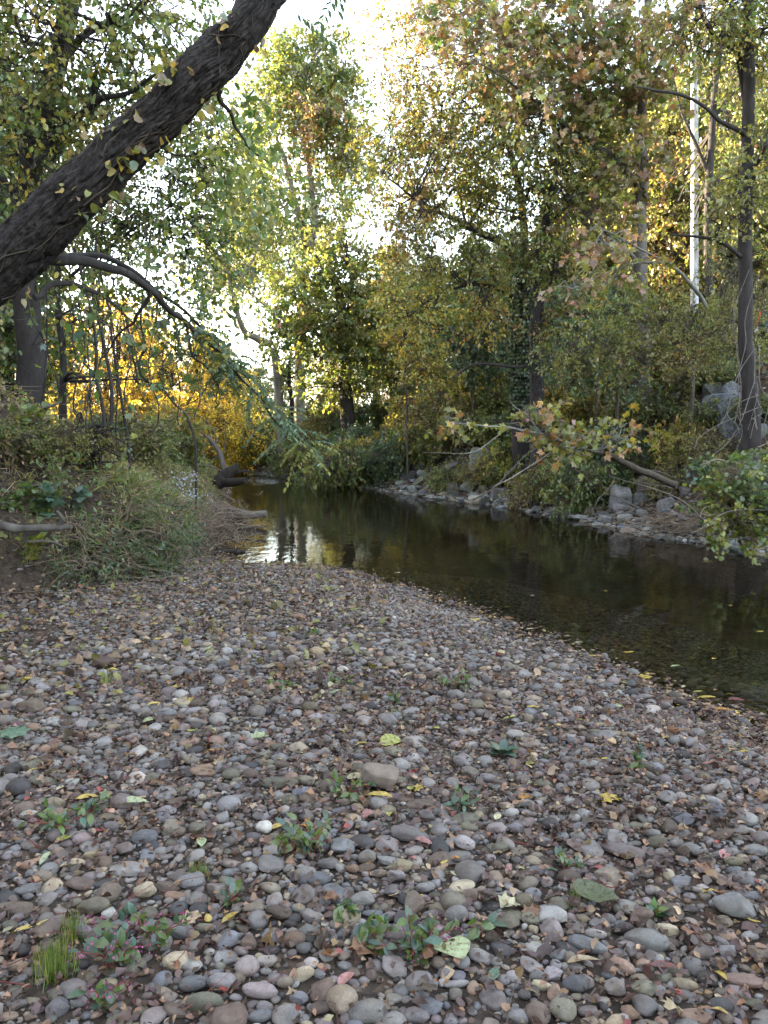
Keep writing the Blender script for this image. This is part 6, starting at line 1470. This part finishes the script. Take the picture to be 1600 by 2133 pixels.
for j, ln in enumerate(FALL.replace('\n', '').split(';')):
    q = ln.split(); px, py, w = map(float, q[:3]); g = bar(px, py)
    dep = g[1] * cp - (g[2] - CAMZ) * sp_
    L = w * dep / F * {'r': 1.05, 'l': 1.05, 'o': 1.05, 'm': 1.0}[q[4]]
    o = link('fallen_leaf', fleaf_mesh(q[4], j % 5))
    ang = R(float(q[5]) if len(q) > 5 else 0) + rng.normal(0, .25)
    # lie on top of the stones beneath
    near_ = np.hypot(SP[:, 0] - g[0], SP[:, 1] - g[1]) < L * .35
    top = (SP[near_, 2] + SS[near_, 2] * 1.35).max() if near_.any() else g[2] + .012
    o.location = (g[0], g[1], max(top + .006, g[2] + .02)); o.scale = (L, L, L)
    o.rotation_euler = (rng.normal(.12, .08), rng.normal(0, .1), ang - math.pi / 2)
    c = np.array(FCOL[q[3]][0]) * rng.uniform(.82, 1.12); o.color = (*c, 1)
    litems.append(dict(o=o, px=px, py=py, desc=f"{FCOL[q[3]][1]} {FSH[q[4]][1]}"))
LANCH = [(792, 1634, 'the brown block stone'), (1347, 1971, 'the largest oval cobble'), (1294, 1771, 'the broad flat slab'), (115, 2020, 'the bright grass tuft'), (1046, 1568, 'the blue-green leaf rosette'), (289, 1571, 'the rough white cobble'), (270, 1817, 'the wide flat grey cobble'), (855, 1742, 'the large long grey cobble'), (766, 2112, 'the big grey cobble at the lower edge'), (39, 1653, 'the dark round cobble at the left'), (922, 1432, 'the grass tuft holding a yellow leaf'), (222, 1432, 'the grass tuft towards the bank')]
auto_labels(litems, LANCH, 'fallen leaf', 'leaf', 'fallen leaves on the gravel')
litems[0]['o']['label'] = 'big pale green round leaf with dark specks in the lower foreground'
litems[1]['o']['label'] = 'large dark green leaf propped over the cobbles right of the middle'
# the specks on that leaf, and leaves afloat
fl_items = []
for j, (px, py, w, t, kd) in enumerate([(1408, 1387, 24, 'p', 'l'), (1310, 1358, 24, 'y', 'l'), (1488, 1372, 10, 'y', 'o'), (1474, 1452, 34, 'y', 'l'), (1455, 1440, 20, 'v', 'l'), (1508, 1478, 34, 'o', 'l'), (1535, 1480, 16, 'v', 'l'), (1535, 1458, 30, 'm', 'o'), (1348, 1410, 26, 'y', 'm'), (1235, 1366, 20, 'y', 'l'), (1205, 1338, 18, 'w', 'l'), (1584, 1315, 16, 'y', 'l'), (1262, 1231, 8, 'y', 'o'), (1523, 1261, 8, 'y', 'o'), (1110, 1240, 9, 't', 'o'), (1105, 1310, 18, 'w', 'l'), (948, 1183, 10, 't', 'l'), (830, 1193, 10, 'w', 'o'), (1062, 1288, 20, 'b', 'm'), (1400, 1442, 22, 't', 'm')]):
    g = at_z(px, py, ZW + .006); L = w * np.hypot(g[1], 1.8) / F * 1.1
    o = link('floating_leaf', fleaf_mesh(kd, j % 5)); o.location = g; o.scale = (L, L, L * .35); o.rotation_euler = (0, 0, rng.uniform(-.5, .5) - math.pi / 2)
    o.color = (*(np.array(FCOL[t][0]) * .9), 1); fl_items.append(dict(o=o, px=px, py=py, desc=f"{FCOL[t][1]} {FSH[kd][1]}"))
auto_labels(fl_items, [(1490, 1470, 'the wet corner of the gravel bar'), (1294, 1045, 'the upright pale slab'), (640, 1180, 'the bright reflection')], 'leaf afloat', 'leaf', 'leaves floating on the creek')

# ------------------------------------------------------------------ pole, car, cup
POLEM = solid_mat('white_pole_leaf_shade', (.42, .43, .465), .4, 7, .7, .3, 40, (1, 1, .3), tint=False); STEEL = plain_mat('galvanised_steel', (.45, .46, .48), .4, .8)  # dark mottling on the pole is leaf shade painted into its colour
base = np.array(foot(1450, 24, 0)[:0] or [at(1450, 700, 24)[0], 24, 0]); base[2] = hz(base[0], 24) - .3
topz = at(1447, 72, 24)[2]
pr = thing('utility_pole', base, 'white pole with painted leaf shade and short step rungs among the trees at the right', 'pole')
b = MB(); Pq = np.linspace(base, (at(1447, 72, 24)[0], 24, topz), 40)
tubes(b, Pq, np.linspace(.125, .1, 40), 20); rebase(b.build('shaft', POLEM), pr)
for k, yy in enumerate((95, 152, 207, 262, 330, 400, 470)):
    for sg in ((1,) if k < 3 else ((-1) ** k,)):
        p = at(1447 + 1 * k * .5, yy, 24); b = MB()
        tubes(b, np.array([p + (sg * .08, -.02, 0), p + (sg * .2, -.02, .005), p + (sg * .3, -.02, .01), p + (sg * .31, -.02, .06)]), np.array([.016, .016, .016, .014]), 8)
        rebase(b.build('rung', STEEL), pr)
b = MB(); p = at(1463, 93, 24)
Vc, Fc = ICO[3]; b.add(Vc * (.09, .09, .07) + p, Fc); rebase(b.build('lamp_head', STEEL), pr)

PAINT = plain_mat('dark_green_car_paint', (.02, .045, .04), .25, .2, 0, .6); GLASS = plain_mat('car_window_glass', (.35, .42, .5), .08, .0, 0, 1.0); TYRE = plain_mat('tyre_rubber', (.02, .02, .02), .8); RED = plain_mat('tail_light_lens', (.7, .07, .03), .2); CHROME = plain_mat('bumper_chrome', (.6, .6, .62), .2, 1.0)
cx0, cy0 = at(1600, 720, 19.5)[0], 19.5
zc = hz(cx0 + 2, cy0)
car = thing('parked_car', (cx0 + 2.2, cy0, zc), 'dark green parked car at the top of the slope, cut by the right edge', 'car')
def loft(name, secs, mat, parent, bev=0.0):
    """closed shape from outline sections across the car's width; secs: (y, [(x,z)...])"""
    b = MB(); K = len(secs[0][1]); V = np.array([(x, y, z) for y, o in secs for x, z in o])
    Q = [(i * K + j, i * K + (j + 1) % K, (i + 1) * K + (j + 1) % K, (i + 1) * K + j) for i in range(len(secs) - 1) for j in range(K)]
    b.add(V, Q)
    for i, s in ((0, 1), (len(secs) - 1, -1)):
        c = V[i * K:(i + 1) * K].mean(0)
        b.add(np.vstack([V[i * K:(i + 1) * K], c[None]]), [(j, (j + 1) % K, K)[::s] for j in range(K)])
    return b.build(name, mat, parent, smooth=False)
bodyo = [(-2.2, .35), (-2.25, .6), (-2.2, .95), (-1.95, 1.02), (-1.0, 1.05), (.9, 1.0), (1.6, .95), (2.15, .8), (2.25, .55), (2.2, .33), (1.8, .28), (1.0, .25), (-1.0, .25), (-1.8, .28)]
def scl(o, s, cz=.6): return [(x * (1 - (1 - s) * .25), cz + (z - cz) * s) for x, z in o]
loft('body', [(-.86, scl(bodyo, .8)), (-.8, scl(bodyo, .95)), (-.7, bodyo), (.7, bodyo), (.8, scl(bodyo, .95)), (.86, scl(bodyo, .8))], PAINT, car)
cab = [(-1.75, 1.0), (-1.45, 1.42), (-1.1, 1.48), (.1, 1.47), (.35, 1.4), (1.0, .99)]
loft('cabin', [(-.74, [(x * .98, 1.0 + (z - 1.0) * .1) for x, z in cab]), (-.66, [(x * .96, 1 + (z - 1) * .9) for x, z in cab]), (-.56, cab), (.56, cab), (.66, [(x * .96, 1 + (z - 1) * .9) for x, z in cab]), (.74, [(x * .98, 1.0 + (z - 1.0) * .1) for x, z in cab])], GLASS, car)
roof = [(-1.5, 1.44), (-1.1, 1.505), (.1, 1.495), (.4, 1.42), (.1, 1.455), (-1.1, 1.465)]
loft('roof', [(-.6, [(x * .95, z - .03) for x, z in roof]), (-.5, roof), (.5, roof), (.6, [(x * .95, z - .03) for x, z in roof])], PAINT, car)
for sx in (-1.4, 1.4):
    for sy in (-.78, .78):
        b = MB(); a = np.linspace(0, 2 * math.pi, 25)[:-1]
        prof = [(.2, -.1), (.31, -.1), (.33, -.06), (.33, .06), (.31, .1), (.2, .1)]
        Vt = np.array([(sx + r_ * math.cos(t), sy + w, .33 + r_ * math.sin(t)) for t in a for r_, w in prof]); K = 6
        b.add(Vt, [(i * K + j, i * K + j + 1, ((i + 1) % 24) * K + j + 1, ((i + 1) % 24) * K + j) for i in range(24) for j in range(5)])
        wl = b.build('wheel', TYRE, car)
        b = MB(); Vt = np.array([(sx + r_ * math.cos(t), sy + w, .33 + r_ * math.sin(t)) for t in a for r_, w in ((.2, -.08), (.2, .08), (.05, .07), (.05, -.07))]); K = 4
        b.add(Vt, [(i * K + j, i * K + (j + 1) % 4, ((i + 1) % 24) * K + (j + 1) % 4, ((i + 1) % 24) * K + j) for i in range(24) for j in range(4)])
        b.build('rim', CHROME, wl)
def box_part(name, c, s, mat):
    bm = bmesh.new(); bmesh.ops.create_cube(bm, size=1)
    bmesh.ops.scale(bm, vec=s, verts=bm.verts); bmesh.ops.bevel(bm, geom=bm.edges[:], offset=min(s) * .25, segments=2, affect='EDGES'); bmesh.ops.translate(bm, vec=c, verts=bm.verts)
    me = bpy.data.meshes.new(name); bm.to_mesh(me); bm.free(); me.materials.append(mat); return link(name, me, car)
for sy in (-.66, .66): box_part('tail_light', (-2.2, sy, .82), (.14, .28, .2), RED)
box_part('bumper', (-2.24, 0, .45), (.16, 1.6, .16), CHROME); box_part('bumper', (2.24, 0, .42), (.16, 1.6, .16), CHROME)
for sy in (-.6, .6): box_part('headlight', (2.19, sy, .7), (.1, .3, .14), GLASS)
car.rotation_euler = (0, 0, R(-24))

CUPM = plain_mat('white_paper_cup', (.75, .75, .73), .6)
b = MB(); g = ground_hit(985, 1043, 8, 30); a = np.linspace(0, 2 * math.pi, 21)[:-1]
prof = [(.0, 0), (.034, 0), (.045, .1), (.048, .1), (.048, .106), (.043, .106), (.033, .006), (0, .006)]
Vt = np.array([(.02 + zz, r_ * math.cos(t), .05 + r_ * math.sin(t)) for t in a for r_, zz in prof]) * 1.15; K = len(prof)
b.add(Vt, [(i * K + j, i * K + j + 1, ((i + 1) % 20) * K + j + 1, ((i + 1) % 20) * K + j) for i in range(20) for j in range(K - 1)])
o = b.build('paper_cup', CUPM); o.location = g + (-.05, 0, .01); tag(o, 'white paper cup lying on the far shore slabs', 'cup')

# ------------------------------------------------------------------ light, sky, camera
SUN_AZ, SUN_EL = R(-66), R(9)
w = bpy.data.worlds.new('World'); scene.world = w; w.use_nodes = True
nt = w.node_tree; nt.nodes.clear()
wo = nt.nodes.new('ShaderNodeOutputWorld'); bg = nt.nodes.new('ShaderNodeBackground'); sk_ = nt.nodes.new('ShaderNodeTexSky')
sk_.sky_type = 'NISHITA'; sk_.sun_disc = False; sk_.sun_elevation = SUN_EL; sk_.sun_rotation = SUN_AZ % (2 * math.pi)
sk_.air_density = 1.0; sk_.dust_density = 1.0; sk_.ozone_density = 1.0
hs = nt.nodes.new('ShaderNodeHueSaturation'); hs.inputs['Saturation'].default_value = .5      # thin white overcast
nt.links.new(sk_.outputs[0], hs.inputs['Color']); nt.links.new(hs.outputs[0], bg.inputs[0])
bg.inputs[1].default_value = .15
nt.links.new(bg.outputs[0], wo.inputs[0])
sl = bpy.data.lights.new('sun', 'SUN'); sl.energy = 5.0; sl.angle = R(.5); sl.color = (1, .83, .58)
so = bpy.data.objects.new('sun', sl); COL.objects.link(so)
v = Vector((math.sin(SUN_AZ) * math.cos(SUN_EL), math.cos(SUN_AZ) * math.cos(SUN_EL), math.sin(SUN_EL)))
so.rotation_euler = v.to_track_quat('Z', 'Y').to_euler()

cam = bpy.data.cameras.new('camera'); co = bpy.data.objects.new('camera', cam); COL.objects.link(co)
cam.sensor_fit = 'HORIZONTAL'; cam.sensor_width = 36; cam.lens = 36 * F / 1600
cam.clip_end = 2000; cam.clip_start = .05
co.location = (0, 0, CAMZ); co.rotation_euler = (math.pi / 2 - PITCH, 0, 0)
scene.camera = co
scene.view_settings.view_transform = 'Standard'; scene.view_settings.look = 'None'
scene.view_settings.exposure = 3.65; scene.view_settings.gamma = 1
scene.render.engine = 'CYCLES'
cy = scene.cycles
cy.max_bounces = 6; cy.diffuse_bounces = 4; cy.glossy_bounces = 3; cy.transmission_bounces = 4; cy.transparent_max_bounces = 8
cy.caustics_reflective = False; cy.caustics_refractive = False
cy.use_adaptive_sampling = True; cy.adaptive_threshold = .02
cy.sample_clamp_indirect = 6
cy.use_denoising = True
